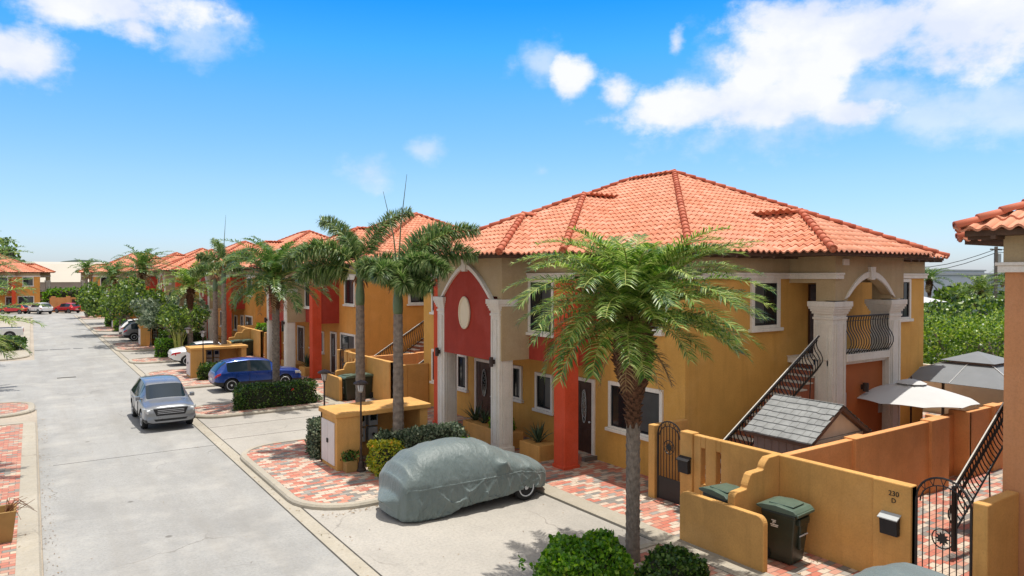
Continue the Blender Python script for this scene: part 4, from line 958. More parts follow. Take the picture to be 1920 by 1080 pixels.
hedge('shrub','dense dark shrub beside the third utility wall',10.1,62.5,3.2,1.8,1.35,'hedge_leaf',3200,.14,'shrub',rnd=.5)
hedge('shrub','small yellow-green bush before the fourth utility wall',7.6,83,1.2,1.2,1.2,'bright_leaf',900,.14,'shrub',rnd=.5)
hedge('shrub','clipped bush near the fourth utility wall',7.4,90,1.3,1.3,1.4,'bright_leaf',700,.16,'shrub',rnd=.4)
hedge('hedge','low hedge by the orange wall at the street end',8.4,117,4,1.4,1.5,'hedge_leaf',1600,.2,rnd=.4)
hedge('shrub','dark flowering shrub below the pickup at the left edge',-2.3,66.0,3.6,2.4,1.0,'hedge_leaf',2600,.16,'shrub',rnd=.6)
# ---------------------------------------------------------------- agaves, planters
def spiky(mb,c,n,l,w,seed=0):
    for i in range(n):
        a=i*2.4+U(-.3,.3); e=R(U(25,80)); L_=l*U(.7,1.1); d=Vector((math.cos(a)*math.cos(e),math.sin(a)*math.cos(e),math.sin(e))); s=Vector((-math.sin(a),math.cos(a),0))*w
        p=Vector(c); q=p+d*L_*.5+Vector((0,0,.02)); r_=p+d*L_-Vector((0,0,.10*math.cos(e)))
        mb.add([p-s*.7,p+s*.7,q+s,q-s,r_],[(0,1,2,3),(3,2,4)])
def agave(label,x,y,z,n=28,l=.75,w=.03,mat='agave_leaf'):
    T=thing('agave_plant',label,'plant',(x,y,z),0,'spiky plants in the porch planters'); m=MB(); spiky(m,(0,0,0),n,l,w); m.build('leaves',mat,T,fix=False)
    MB().lathe([(.10,-.05),(.09,.05),(.03,.14)],(0,0,0),8).build('stem','twig',T)
agave('spiky dark plant in the porch planter beside the far white column',13.1,21.5,.5,46,.85,.028)
agave('spiky grey-green plant in the middle of the near porch planter',13.1,20.9,.5,30,.7,.03)
agave('spiky plant in the small planter right of the near white column',13.1,17.7,.46,30,.8,.035)
agave('spiky plant in the porch planter of the second villa',13.1,YC[2]-2.7,.46,36,.9,.04)
agave('dark spiky plant between the white columns of the second villa',13.1,YC[2]+.9,.5,36,.95,.04)
hedge('shrub','bright green rounded shrub in the near porch planter',13.05,19.75,.7,.9,.75,'bright_leaf',1500,.07,'shrub',z0=.45,rnd=.8)
hedge('shrub','light green plant above the third courtyard wall',13.7,DV[2]-.8,.9,1.6,.9,'bright_leaf',700,.12,'shrub',z0=1.35,rnd=.8)
T=thing('planter_pot','square tan planter on the left brick pavement, cut by the photo edge','planter',(-.62,18.45,.08))
m=MB(); vs=[(-.24,-.24,0),(.24,-.24,0),(.24,.24,0),(-.24,.24,0),(-.32,-.32,.66),(.32,-.32,.66),(.32,.32,.66),(-.32,.32,.66),(-.27,-.27,.66),(.27,-.27,.66),(.27,.27,.66),(-.27,.27,.66),(-.25,-.25,.5),(.25,-.25,.5),(.25,.25,.5),(-.25,.25,.5)]
m.add(vs,[(3,2,1,0)]+[(a+i,a+(i+1)%4,a+4+(i+1)%4,a+4+i) for a in (0,4,8) for i in range(4)]+[(12,13,14,15)]); m.build('pot','planter_tan',T,bevel=.01)
m=MB()
for i in range(16): a=U(-1.2,1.4); l=U(.3,.6); m.tube([(0.1,0,.5),(.1+math.cos(a)*l*.5,math.sin(a)*l*.5,.5+U(.1,.35)),(.1+math.cos(a)*l,math.sin(a)*l,.45+U(0,.35))],[.012,.008,.004],4)
m.build('dry_twigs','bark_brown',T)
T=thing('flower_pot','small brown block planter between utility wall and lamp post','planter',(7.52,19.25,.10))
MB().box(-.17,.17,-.15,.15,0,.32).build('pot','planter_tan',T,bevel=.02); m=MB(); leafcloud(m,[Vector((U(-.22,.22),U(-.18,.18),U(.3,.55))) for _ in range(160)],.08); m.build('plants','hedge_leaf',T,fix=False)
# ---------------------------------------------------------------- shed, parasol, gazebo, chairs
def shed():
    T=thing('garden_shed','grey plank shed with slate-grey shingle roof and cream gable beside the staircase','shed',(0,0,0))
    L_,W_=1.75,2.35; x0,x1,y0,y1=-L_/2,L_/2,-W_/2,W_/2; ze=1.92; zr=2.62; ym=0; T.location=(15.85,9.35+L_/2,0); T.rotation_euler=(0,0,-PI/2)
    m=MB().prism([(y0+.12,0),(y1-.12,0),(y1-.12,ze),(ym,zr-.08),(y0+.12,ze)],x0+.1,x1-.1,'x')
    for i in range(8):
        x=x0+.2+i*.2; m.box(x,x+.015,y0+.105,y0+.12,0,ze-.05)
    m.build('plank_wall','shed_wall',T)
    r=MB()
    for s_ in (-1,1):
        n=7
        for i in range(n):
            xs=[x0-.06]
            while xs[-1]<x1+.0: xs.append(min(x1+.06,xs[-1]+U(.14,.34)))
            for a,b in zip(xs,xs[1:]):
                jig=U(0,.02); t0,t1=i/n-.02,(i+1)/n+jig
                def pt(x,t,lift): return (x,s_*t*(W_/2+.08),zr+.02-(zr-ze+.06)*t+lift)
                r.add([pt(a+.004,t0,.006),pt(b-.004,t0,.006),pt(b-.004,t1,.032),pt(a+.004,t1,.032),pt(a+.004,t1,.0),pt(b-.004,t1,0)],[(0,1,2,3),(3,2,5,4)])
    r.build('roof','shed_shingle',T,fix=False)
    MB().prism([(y0-.08,ze-.06),(ym,zr),(y1+.08,ze-.06),(y1+.08,ze-.13),(ym,zr-.10),(y0-.08,ze-.13)],x0-.05,x1+.05,'x').build('roof_deck','roof_deck',T)
    MB().prism([(y0+.18,ze-.02),(y1-.18,ze-.02),(ym,zr-.13)],x1-.112,x1-.085,'x').build('gable_panel','shed_cream',T)
    MB().box(x1-.1,x1-.06,y0+.1,y1-.1,ze-.12,ze-.04).build('gable_beam','shed_cream',T)
    MB().box(x1-.1,x1-.07,-.4,.4,.1,1.7).build('door','shed_cream',T)
    return T
mottled('roof_deck',(.12,.07,.05),.1,3,.8)
mottled('shed_shingle',(.245,.25,.245),.22,4,.8,.003)
shed()
def parasol():
    T=thing('parasol','pale grey market parasol open over the dark chairs','parasol',(22.0,10.75,0)); n=10; r=1.75; zt,ze=2.56,2.02
    vs=[];fs=[]
    for i in range(n*4):
        a=2*PI*i/(n*4); k=abs(math.sin(a*n/2)); rr=r*(1-.06*k); 
        for j in range(6): t=.16+.84*j/5; vs.append((math.cos(a)*rr*t,math.sin(a)*rr*t,zt-.08-(zt-ze-.08)*t**1.25-.05*k*t**2*0+.02*k))
    N_=n*4
    for i in range(N_):
        for j in range(5): fs.append((i*6+j,i*6+j+1,((i+1)%N_)*6+j+1,((i+1)%N_)*6+j))
    o=MB().add(vs,fs).build('canopy','umbrella_cloth',T,fix=False); sm=o.modifiers.new('s','SOLIDIFY'); sm.thickness=.012
    v=MB(); v.lathe([(r*.24,zt-.09),(r*.15,zt-.02),(.03,zt+.04)],(0,0,0),20); v.build('vent','umbrella_cloth',T)
    MB().tube([(0,0,0.03),(0,0,zt)],.028,8).lathe([(.0,zt),(.035,zt+.05),(.02,zt+.09),(0,zt+.14)],(0,0,0),8).build('pole','wood_dark',T)
    MB().lathe([(.28,.03),(.28,.09),(.05,.12)],(0,0,0),16).build('base','iron',T)
    for i in range(n): a=2*PI*i/n; MB().tube([(0,0,zt-.10),(math.cos(a)*r*.97,math.sin(a)*r*.97,ze-.035)],.012,4).build('rib','wood_dark',T)
parasol()
def gazebo():
    c=(28.3,11.5); T=thing('gazebo','large grey fabric gazebo with two-tier roof behind the parasol','gazebo',(c[0],c[1],0)); z0,z1,z2=2.0,2.68,2.62; h=2.2
    m=MB()
    def pyr(b,zb,t,zt): 
        vs=[(-b,-b,zb),(b,-b,zb),(b,b,zb),(-b,b,zb),(-t,-t,zt),(t,-t,zt),(t,t,zt),(-t,t,zt)]; m.add(vs,[(i,(i+1)%4,4+(i+1)%4,4+i) for i in range(4)])
    pyr(h,z0,.75,z1-.1); o=m.build('canopy','gazebo_cloth',T); o.modifiers.new('s','SOLIDIFY').thickness=.01
    m=MB(); pyr(.88,z1-.02,.01,z1+.30); o=m.build('vent_roof','gazebo_cloth',T); o.modifiers.new('s','SOLIDIFY').thickness=.01
    m=MB()
    for i in range(4):
        a=[(-h,-h),(h,-h),(h,h),(-h,h)][i]; m.tube([(a[0],a[1],z0+.01),(a[0]*.34,a[1]*.34,z1-.08)],.02,4); b=[(-h,-h),(h,-h),(h,h),(-h,h)][(i+1)%4]
        mx,my=(a[0]+b[0])/2,(a[1]+b[1])/2; m.tube([(mx*1.0,my*1.0,z0+.01),(mx*.34,my*.34,z1-.08)],.012,4)
    m.build('seam','umbrella_cloth',T)
    for a in ((-h,-h),(h,-h),(h,h),(-h,h)): MB().box(a[0]*.96-.04,a[0]*.96+.04,a[1]*.96-.04,a[1]*.96+.04,.03,z0).build('post','iron',T)
    m=MB(); 
    for i in range(9): m.lathe([(0,-.035),(.03,0),(0,.035)],(-h+.2+i*.5,-h-.02,z0-.10-.05*math.sin(i*1.3)**2),6)
    m.build('string_lights','lamp_glass',T)
gazebo()
def chair(label,x,y,rz):
    T=thing('patio_chair',label,'chair',(x,y,.03),rz,'dark patio chairs under the parasol')
    MB().box(-.24,.24,-.24,.24,.42,.47).build('seat','black_plastic',T,bevel=.01); MB().prism([(-.24,.47),(.24,.47),(.20,1.02),(-.20,1.02)],.20,.24,'y').build('backrest','black_plastic',T,bevel=.01)
    for a in (-.2,.2):
        for b in (-.2,.2): MB().tube([(a,b,.44),(a*1.1,b*1.1,0)],.015,5).build('leg','iron',T)
chair('dark patio chair under the parasol, left one',21.6,10.2,R(170)); chair('dark patio chair under the parasol, right one',22.9,10.2,R(185))
# ---------------------------------------------------------------- background right
def big_bush(name,label,x0,x1,y0,y1,h,n,size,mat='tree_leaf',seed=9,z0=.3):
    random.seed(seed); T=thing(name,label,'tree',((x0+x1)/2,(y0+y1)/2,0)); lx,ly=x1-x0,y1-y0; P=[]
    while len(P)<n:
        x,y,z=U(-.5,.5)*lx,U(-.5,.5)*ly,U(0,1)*h
        top=h*(.86+.20*noise.noise(Vector((x*.45+seed,y*.45,0)))); q=max(abs(x)/(lx/2),abs(y)/(ly/2)); g=noise.noise(Vector((x*.9,y*.9,z*.9+seed)))
        if z>top or z<z0: continue
        edge=min(top-z,(1-q)*min(lx,ly)/2)
        if edge<.55 and g>-.22 or random.random()<.03: P.append((x,y,z))
    f=MB(); leafcloud(f,P,size,asp=.42); f.build('crown',mat,T,fix=False)
    m=MB()
    for i in range(int(max(2,lx/2.2))):
        x=-lx/2+lx*(i+.5)/max(2,int(lx/2.2)); m.tube([(x,0,0),(x+U(-.2,.2),U(-.2,.2),h*.4),(x+U(-.6,.6),U(-.5,.5),h*.75)],[.12,.09,.03],7)
        for _ in range(4): m.tube([(x,0,h*.3),(x+U(-1,1),U(-.45,.45)*ly,h*U(.5,.8))],[.06,.02],5)
    m.build('trunk','bark_grey',T); return T
big_bush('sea_grape_tree','broad glossy green tree filling the gap behind the grey gazebo',31.8,44,11.6,17.5,4.25,30000,.12,seed=9,mat='sun_leaf')
big_bush('hedge_tree','bushy green trees behind the broad one, below the white building',44,74,21.5,27.5,4.3,9000,.28,seed=10,mat='tree_leaf')
T=thing('boundary_wall','pale boundary wall behind the gazebo','wall',(31,12,0)); MB().box(31,31.2,5,60,0,2.0).build('wall','cream',T,off=(31,12,0))
random.seed(41)
date_palm('wind-blown palm left of the utility pole in the right gap',(atpx(1836,24),24,0),4.6,2.0,nf=26,nl=26,seed=42,boots=.3,lw=.05,ll=.5,mat='tree_leaf')
date_palm('palm crown beside the right villa wall, before the white building',(atpx(1888,40),40,0),5.6,2.3,nf=22,nl=20,seed=43,boots=.3,lw=.08,ll=.5,mat='palm_leaf')
date_palm('palm just past the back corner of the nearest villa',(atpx(1742,34),34,0),5.4,2.0,nf=24,nl=20,seed=44,boots=.3,lw=.07,ll=.5,mat='palm_leaf')
def bldg(name,label,x0,x1,y0,y1,h,mat,roof='roof_far',wins=0,pitch=0,cat='building'):
    o=((x0+x1)/2,(y0+y1)/2,0); T=thing(name,label,cat,o)
    MB().box(x0,x1,y0,y1,0,h).build('wall',mat,T,off=o)
    if pitch: MB().prism([(y0-.4,h),(y1+.4,h),((y0+y1)/2,h+pitch)],x0-.3,x1+.3,'x').build('roof',roof,T,off=o)
    else: MB().box(x0-.3,x1+.3,y0-.3,y1+.3,h,h+.3).build('roof',roof,T,off=o)
    for i in range(wins):
        x=x0+(x1-x0)*(i+.5)/wins; MB().box(x-.9,x+.9,y0-.03,y0,h*.4,h*.72).build('window','glass_dark',T,off=o)
    return T
bldg('low_house','low house with pale grey sloping roof behind the broad green tree',44,62,28,38,3.6,'cream',pitch=1.1)
bldg('white_building','long white building on the right skyline behind the utility pole',92,165,52,70,5.9,'white_far',wins=7)
bldg('white_building','paler taller block on the right skyline above the white building',140,185,74,86,6.9,'white_far',wins=4)
def pole(x,y,h):
    T=thing('utility_pole','thin dark utility pole with a transformer and wires on the right skyline','pole',(x,y,0)); MB().tube([(0,0,0),(0,0,h)],.16,8).build('mast','bark_grey',T)
    MB().lathe([(.3,h-1.6),(.3,h-.7),(.2,h-.6)],(.35,0,0),10).build('transformer','meter_grey',T); MB().box(-1.2,1.2,-.06,.06,h-.35,h-.22).build('crossarm','bark_grey',T)
    for dz,e in ((-.2,(60,-28)),(-.5,(60,-30)),(-.25,(-11,10)),(-.6,(-11,9.4))):
        pts=[Vector((e[0]*t,e[1]*t,h+dz-3.0*math.sin(PI*t)*.6)) for t in [i/10 for i in range(11)]]; MB().tube(pts,.035,3).build('wire','cable',T)
pole(78,30.2,8.6)
for i,(x,y,h,r,l) in enumerate(((104,44,4.6,3,'dark distant tree left of the white building'),(60,42,4.6,2.6,'distant round tree beside the low grey roof'),(135,48,7.6,3,'small tree top rising above the white building roof'),(118,40,3.9,5,'distant tree in front of the white building'),(86,30,4.0,4,'distant tree by the foot of the utility pole'))):
    leafy_tree('distant_tree',l,(x,y,0),h,r,'tree_leaf',900,.6,50+i,.15)
struct('far_ground_cover',MB().add([(33,-40,.0),(900,-40,.0),(900,900,.0),(33,900,.0)],[(0,1,2,3)]),'hill')
random.seed(5)
m=MB(); pts=[]
for i in range(9000):
    a=U(0,1); x=U(60,700); y=U(90,420)+a; pts.append(Vector((x,y,U(.2,3.2)*(1+.0008*y))))
leafcloud(m,pts,2.6,asp=.5); tag(m.build('far_scrub','tree_leaf',fix=False),'low green scrub and tree tops far behind the villas','vegetation',kind='stuff')
# far left background
bldg('warehouse','large cream curved-roof warehouse behind the street end',-28,26,205,240,5.2,'grey_far','silo_cream',cat='warehouse')
def dome():
    T=thing('storage_hall','pale barrel-roofed hall behind the street end','building',(4,190,0)); n=14
    P=[(-16,2.9)]+[(4-24+ (48)*i/n, 4.2+4.6*math.sin(PI*i/n)**.7) for i in range(n+1)]+[(28,2.9)]
    MB().prism([(186,4.4),(222,4.4),(214,8.6),(204,9.2),(194,8.6)],-20,40,'x').build('roof','silo_cream',T,off=(4,190,0)); MB().box(-19.6,39.6,186.3,221,0,4.4).build('wall','grey_far',T,off=(4,190,0))
dome()
h=MB(); n=60
for k in range(2):
    pass
vs=[];fs=[]
for i in range(n+1):
    x=-400+1500*i/n; hh=(14+22*math.exp(-((x-95)/90)**2)+9*noise.noise(Vector((x*.01,0,0)))+14*noise.noise(Vector((x*.004,5,0))))*.9
    for j,(yy,f) in enumerate(((1300,0),(1450,.75),(1600,1),(1900,.6))): vs.append((x,yy,max(-1,hh*f-1)))
for i in range(n):
    for j in range(3): fs.append((4*i+j,4*i+4+j,4*i+5+j,4*i+1+j))
struct('hill',MB().add(vs,fs),'hill',smooth=True)
def end_wall():
    o=(6,133,0); T=thing('garden_wall','orange garden wall closing the end of the street behind the red car','garden wall',o); m=MB()
    m.box(2.4,14,133.2,133.5,0,2.3)
    m.build('wall','stucco_court',T,off=o)
    for x in (2.6,4.6,6.4,9,11.5): MB().box(x,x+.6,133.05,133.6,0,2.5).build('pilaster','stucco_court',T,off=o)
    MB().box(5.4,6.2,133.1,133.2,0,2.0).build('gate','wood_dark',T,off=o)
end_wall()
hedge('hedge_row','green hedge above the orange wall at the street end',5.5,138,8,2.2,3.6,'bright_leaf',1500,.35,rnd=.4)
hedge('round_tree','dark treetop behind the far left villa roof',atpx(2,175),175,7,6,12.8,'tree_leaf',1200,.7,'tree',rnd=.8)
# ---------------------------------------------------------------- vehicles
def wheel(parent,x,y,r,s):
    t=MB().lathe([(r*.62,-.10),(r*.93,-.105),(r,-.07),(r,.07),(r*.93,.105),(r*.62,.10)],(x,y,r),28,0,'y').build('wheel','rubber',parent,smooth=True)
    m=MB(); m.lathe([(0,0),(r*.60,0),(r*.64,s*.01)],(x,y+s*.06,r),24,0,'y')
    m.build('wheel_disc','black_plastic',t)
    m=MB(); ys=y+s*.098
    for i in range(10):
        a=2*PI*i/10; ca,sa=math.cos(a),math.sin(a); p=Vector((ca,0,sa)); q=Vector((-sa,0,ca)); c=Vector((x,ys,r))
        m.add([c+p*r*.12-q*.022,c+p*r*.12+q*.022,c+p*r*.64+q*.034,c+p*r*.64-q*.034],[(0,1,2,3)])
    m.tube([(x+r*.65*math.cos(2*PI*i/24),ys,r+r*.65*math.sin(2*PI*i/24)) for i in range(25)],.018,6); m.lathe([(0,0),(.06,0),(.05,s*.015),(0,s*.015)],(x,ys,r),10,0,'y')
    m.build('rim','chrome',t)
def car(name,label,cat,kind,paint,loc,rz,sc=1.0,group='parked cars'):
    T=thing(name,label,cat,loc,rz,group); 
    K=dict(
     suv=dict(L=4.7,st=[(0,.50,.86,.95,.70,.74,.60),(.06,.36,.98,1.10,.86,.88,.66),(.30,.28,1.06,1.42,.91,.93,.64),(.62,.26,1.08,1.62,.92,.94,.63),(1.0,.25,1.08,1.69,.93,.94,.64),(1.7,.25,1.06,1.72,.93,.945,.65),(1.85,.25,1.055,1.72,.93,.945,.65),(2.7,.25,1.03,1.66,.93,.94,.65),(2.95,.25,1.02,1.58,.93,.935,.64),(3.60,.25,1.0,1.10,.925,.91,.70),(3.75,.25,.985,1.06,.92,.90,.72),(4.3,.26,.93,1.01,.92,.88,.64),(4.60,.28,.86,.95,.90,.85,.60),(4.7,.33,.78,.86,.84,.79,.52)],w=(.85,3.72),r=.37,gl=(3,8),ws=(8,9),rw=(1,3),bp=(5,6)),
     sedan=dict(L=4.6,st=[(0,.50,.78,.90,.66,.70,.55),(.08,.34,.88,1.02,.82,.83,.62),(.55,.26,.92,1.08,.87,.87,.62),(.85,.24,.94,1.14,.88,.88,.60),(1.45,.23,.94,1.38,.88,.88,.56),(1.9,.23,.93,1.43,.88,.88,.56),(2.03,.23,.93,1.44,.88,.88,.56),(2.7,.23,.91,1.42,.88,.88,.56),(2.9,.23,.90,1.38,.88,.87,.56),(3.55,.23,.88,.99,.87,.85,.62),(3.7,.23,.86,.95,.87,.84,.64),(4.2,.24,.78,.86,.85,.80,.55),(4.5,.28,.66,.75,.78,.72,.45),(4.6,.40,.54,.62,.62,.58,.35)],w=(.9,3.65),r=.33,gl=(3,8),ws=(8,9),rw=(3,4),bp=(5,6)),
    )[kind]
    st=K['st']; L_=K['L']
    vs=[];fs=[];mi=[]; ring=14
    for (x,zb,zt,zr,wl,wb,wt) in st:
        hz=zt-zb
        half=[(0,zb),(wl*.85,zb),(wl*.97,zb+.07),(wl,zb+hz*.35),(wb,zt-.12),(wb*.985,zt),(wt*1.02,zr-.05),(wt*.9,zr)]
        pts=[(p[0],p[1]) for p in half]+[(0,zr+.02)]+[(-p[0],p[1]) for p in half[:0:-1]]
        ring=len(pts)
        for (y,z) in pts: vs.append((x-L_/2,y,z))
    n=len(st)
    for i in range(n-1):
        for k in range(ring):
            fs.append((i*ring+k,i*ring+(k+1)%ring,(i+1)*ring+(k+1)%ring,(i+1)*ring+k))
            side=k in (5,10); top=k in (6,7,8,9); m_=0
            if k in (5,10) and K['gl'][0]<=i<K['gl'][1] and i!=K['bp'][0]: m_=1
            if K['ws'][0]<=i<K['ws'][1] and k in (6,7,8,9): m_=1
            if K['rw'][0]<=i<K['rw'][1] and k in (6,7,8,9): m_=1
            if i==K['bp'][0] and k in (5,10): m_=2
            if k in (0,1,14,15) or (k in (2,13) and kind=='suv'): m_=2
            if i>=n-3 and k in (4,11): m_=3
            if i in (0,1) and k in (4,11): m_=4
            mi.append(m_)
    fs.append(tuple(range(ring))[::-1]); mi.append(0); fs.append(tuple((n-1)*ring+k for k in range(ring))); mi.append(0)
    me=bpy.data.meshes.new('car'); me.from_pydata(vs,[],fs)
    names=[paint,'car_glass','black_plastic','lamp_glass','lamp_red','rubber']
    for q in names: me.materials.append(M[q])
    me.polygons.foreach_set('material_index',mi); me.polygons.foreach_set('use_smooth',[True]*len(mi))
    bm=bmesh.new(); bm.from_mesh(me); bmesh.ops.recalc_face_normals(bm,faces=bm.faces[:])
    cl=bm.edges.layers.float.get('crease_edge') or bm.edges.layers.float.new('crease_edge')
    for e in bm.edges:
        mm={f.material_index for f in e.link_faces}
        if len(mm)>1: e[cl]=.75
        else:
            a,b=e.verts; ka,kb=a.index%ring,b.index%ring
            if ka==kb and ka in (5,11) : e[cl]=.35
    bm.to_mesh(me); bm.free()
    ob=bpy.data.objects.new('car',me); COL.objects.link(ob); s=ob.modifiers.new('s','SUBSURF'); s.levels=2; s.render_levels=2
    cut=[]
    for wx in K['w']:
        for sy in (-1,1):
            c=MB().lathe([(K['r']*1.13,-.32),(K['r']*1.13,.32)],(wx-L_/2,sy*.86,K['r']),24,5,'y'); c.mi=[5]*len(c.f)
            co=c.build('cut',names); cut.append(co); b=ob.modifiers.new('b','BOOLEAN'); b.operation='DIFFERENCE'; b.object=co; b.solver='EXACT'
    bpy.context.view_layer.update()
    em=bpy.data.meshes.new_from_object(ob.evaluated_get(bpy.context.evaluated_depsgraph_get()))
    bpy.data.objects.remove(ob)
    for c in cut: bpy.data.objects.remove(c)
    parts={'body':(0,5),'window':(1,),'trim':(2,),'headlight':(3,),'taillight':(4,)}
    for pn,ids in parts.items():
        for sgn in ((0,) if pn not in('headlight','taillight') else (1,-1)):
            b2=bmesh.new(); b2.from_mesh(em)
            dl=[f for f in b2.faces if f.material_index not in ids or (sgn and f.calc_center_median().y*sgn<0)]
            bmesh.ops.delete(b2,geom=dl,context='FACES')
            if len(b2.faces)==0: b2.free(); continue
            for f in b2.faces: f.material_index=1 if (pn=='body' and f.material_index==5) else 0
            mm=bpy.data.meshes.new(pn); b2.to_mesh(mm); b2.free()
            for q in {'body':(paint,'rubber'),'window':('car_glass',),'trim':('black_plastic',),'headlight':('lamp_glass',),'taillight':('lamp_red',)}[pn]: mm.materials.append(M[q])
            o=bpy.data.objects.new(pn,mm); COL.objects.link(o); o.parent=T
    for wx in K['w']:
        for sy in (-1,1): wheel(T,wx-L_/2,sy*.80,K['r'],sy)
    xf=L_/2
    # front: grille, lower intake, plate; rear: plate ; mirrors, handles, aerial
    g=MB(); 
    if kind=='suv':
        g.prism([(-.60,.875),(.60,.875),(.50,.60),(-.50,.60)],xf-.20,xf+.01,'x')
        g.prism([(-.62,.50),(.62,.50),(.54,.38),(-.54,.38)],xf-.25,xf+.0,'x')
    else: g.prism([(-.5,.62),(.5,.62),(.42,.40),(-.42,.40)],xf-.2,xf+.0,'x')
    g.build('grille','black_plastic',T,bevel=.02)
    if kind=='suv':
        b=MB()
        for z in (.68,.74,.80): b.box(xf-.05,xf+.02,-.46,.46,z,z+.016)
        b.build('grille_bar','chrome',T)
        for sy in (-1,1):
            P=[(xf-.42,sy*.955),(xf-.17,sy*.895),(xf-.035,sy*.63),(xf-.22,sy*.60)]; MB().prism(P if sy>0 else P[::-1],.765,.875,'z').build('headlamp_unit','lamp_glass',T,bevel=.012)
            P=[(xf-.30,sy*.93),(xf-.07,sy*.80),(xf-.02,sy*.66),(xf-.2,sy*.6)]; MB().prism(P if sy>0 else P[::-1],.42,.50,'z').build('fog_lamp','black_plastic',T,bevel=.012)
    for sy in (-1,1):
        mz=K['st'][9][2]+.10
        mr=MB().box(K['st'][8][0]-L_/2+.28,K['st'][8][0]-L_/2+.46,sy*.90,sy*1.06,mz-.04,mz+.10).box(K['st'][8][0]-L_/2+.34,K['st'][8][0]-L_/2+.42,sy*.78,sy*.92,mz-.03,mz+.02).build('mirror',paint,T,bevel=.04)
        for hx in (1.35,2.45):
            MB().box(hx-L_/2-.09,hx-L_/2+.09,sy*.945,sy*.965,.90,.93).build('door_handle',paint,T,bevel=.006)
        MB().box(.2-L_/2,.22-L_/2+.1,sy*.62,sy*.84,K['st'][1][2]-.20,K['st'][1][2]-.03).build('taillight_unit','lamp_red',T,bevel=.02)
    MB().box(-L_/2-.015,-L_/2+.03,-.26,.26,.62,.74).build('number_plate','trim_white',T)
    s=MB()
    for sy in (-1,1):   # shut lines
        for hx in ((1.10,1.78,2.95) if kind=='suv' else (1.2,1.98,3.0)): s.box(hx-L_/2-.005,hx-L_/2+.005,sy*.925,sy*.948,.42,.96)
    s.build('door_gap','rubber',T)
    T.scale=(sc,)*3; return T
car('suv','silver crossover driving toward the camera on the left half of the street','car','suv','paint_silver',(4.22,30.75,.004),-PI/2,.97,'vehicles')
car('crossover','blue crossover parked nose-in behind the clipped box hedge','car','suv','paint_blue',(9.45,37.1,.004),R(1),.91,'vehicles')
car('sedan','white sedan parked nose-in behind the second utility wall','car','sedan','paint_white',(9.55,49.4,.004),0,1.0,'vehicles')
car('suv','grey-silver crossover parked nearest of the pair beside the third utility wall','car','suv','paint_silver',(8.9,70.6,.004),0,.97,'vehicles')
car('suv','white crossover parked just behind the distant silver one','car','suv','paint_white',(9.1,74.4,.004),0,1.0,'vehicles')
car('suv','small white car parked near the fourth utility wall','car','suv','paint_white',(9.4,95.5,.004),0,.95,'vehicles')
car('suv','dark car parked beside the distant small white car','car','suv','paint_dark',(9.4,92.0,.004),0,.9,'vehicles')
car('suv','white crossover parked at the far end of the street on the left','car','suv','paint_white',(1.0,128.5,.004),R(115),1.0,'vehicles')
car('hatchback','small red hatchback parked at the far end of the street','car','suv','paint_red',(4.6,129.3,.004),R(125),.92,'vehicles')
car('hatchback','red car half hidden behind the white one at the far end','car','suv','paint_red',(-2.2,130.5,.004),R(150),.85,'vehicles')
def pickup():
    T=thing('pickup_truck','white pickup truck at the left edge with its bed toward the road','pickup truck',(-3.3,77,.0),PI,'vehicles')
    # nose toward -x in world (local +x), bed at local -x
    m=MB(); m.prism([(-2.7,.45),(2.5,.45),(2.65,.6),(2.6,1.0),(1.5,1.12),(-.2,1.12),(-.2,1.12),(-2.7,1.12)],-.92,.92,'y'); m.build('body','paint_white',T,bevel=.05)
    MB().prism([(-.55,1.10),(1.35,1.10),(.75,1.75),(-.35,1.78)],-.78,.78,'y').build('cab','paint_white',T,bevel=.06)
    for s in (-1,1):
        MB().prism([(-.35,1.16),(1.1,1.16),(.68,1.66),(-.22,1.68)],s*.775,s*.80,'y').build('window','car_glass',T)
        for x in (-1.7,1.7): wheel(T,x,s*.84,.38,s); MB().lathe([(.46,-.02),(.46,.02)],(x,s*.91,.42),20,0,'y').build('wheel_arch','black_plastic',T)
        MB().box(-2.72,-2.66,s*.70,s*.88,.75,1.02).build('taillight','lamp_red',T)
    MB().box(-2.55,-.35,-.78,.78,1.10,1.13).build('bed_floor','black_plastic',T)
    return T
pickup()
# ---------------------------------------------------------------- covered cars
def coverfab():
    m,nt,p=newmat('cover_fabric'); f=NZ(nt,1.6,5,.6); c=RAMP(nt,f,[(.3,(.10,.135,.132)),(.7,(.145,.18,.175))]); g=NZ(nt,.9,4,.6,stretch=(1,1,3)); c=MIXC(nt,RAMP(nt,g,[(.5,(0,0,0)),(.75,(.3,.3,.3))]),c,(.13,.152,.14))
    nt.links.new(c,p.inputs['Base Color']); p.inputs['Roughness'].default_value=.48; p.inputs['Specular IOR Level'].default_value=.5; p.inputs['Sheen Weight'].default_value=.2
    b1=NZ(nt,5,7,.62,stretch=(2.4,1.6,.55)); b=nt.nodes.new('ShaderNodeBump'); b.inputs['Distance'].default_value=.06; b.inputs['Strength'].default_value=.5; nt.links.new(b1,b.inputs['Height']); nt.links.new(b.outputs[0],p.inputs['Normal']); M['cover_fabric']=m
coverfab()
def interp(tab,t):
    for (a,va),(b,vb) in zip(tab,tab[1:]):
        if t<=b: k=(t-a)/(b-a); k=k*k*(3-2*k); return va+(vb-va)*k
    return tab[-1][1]
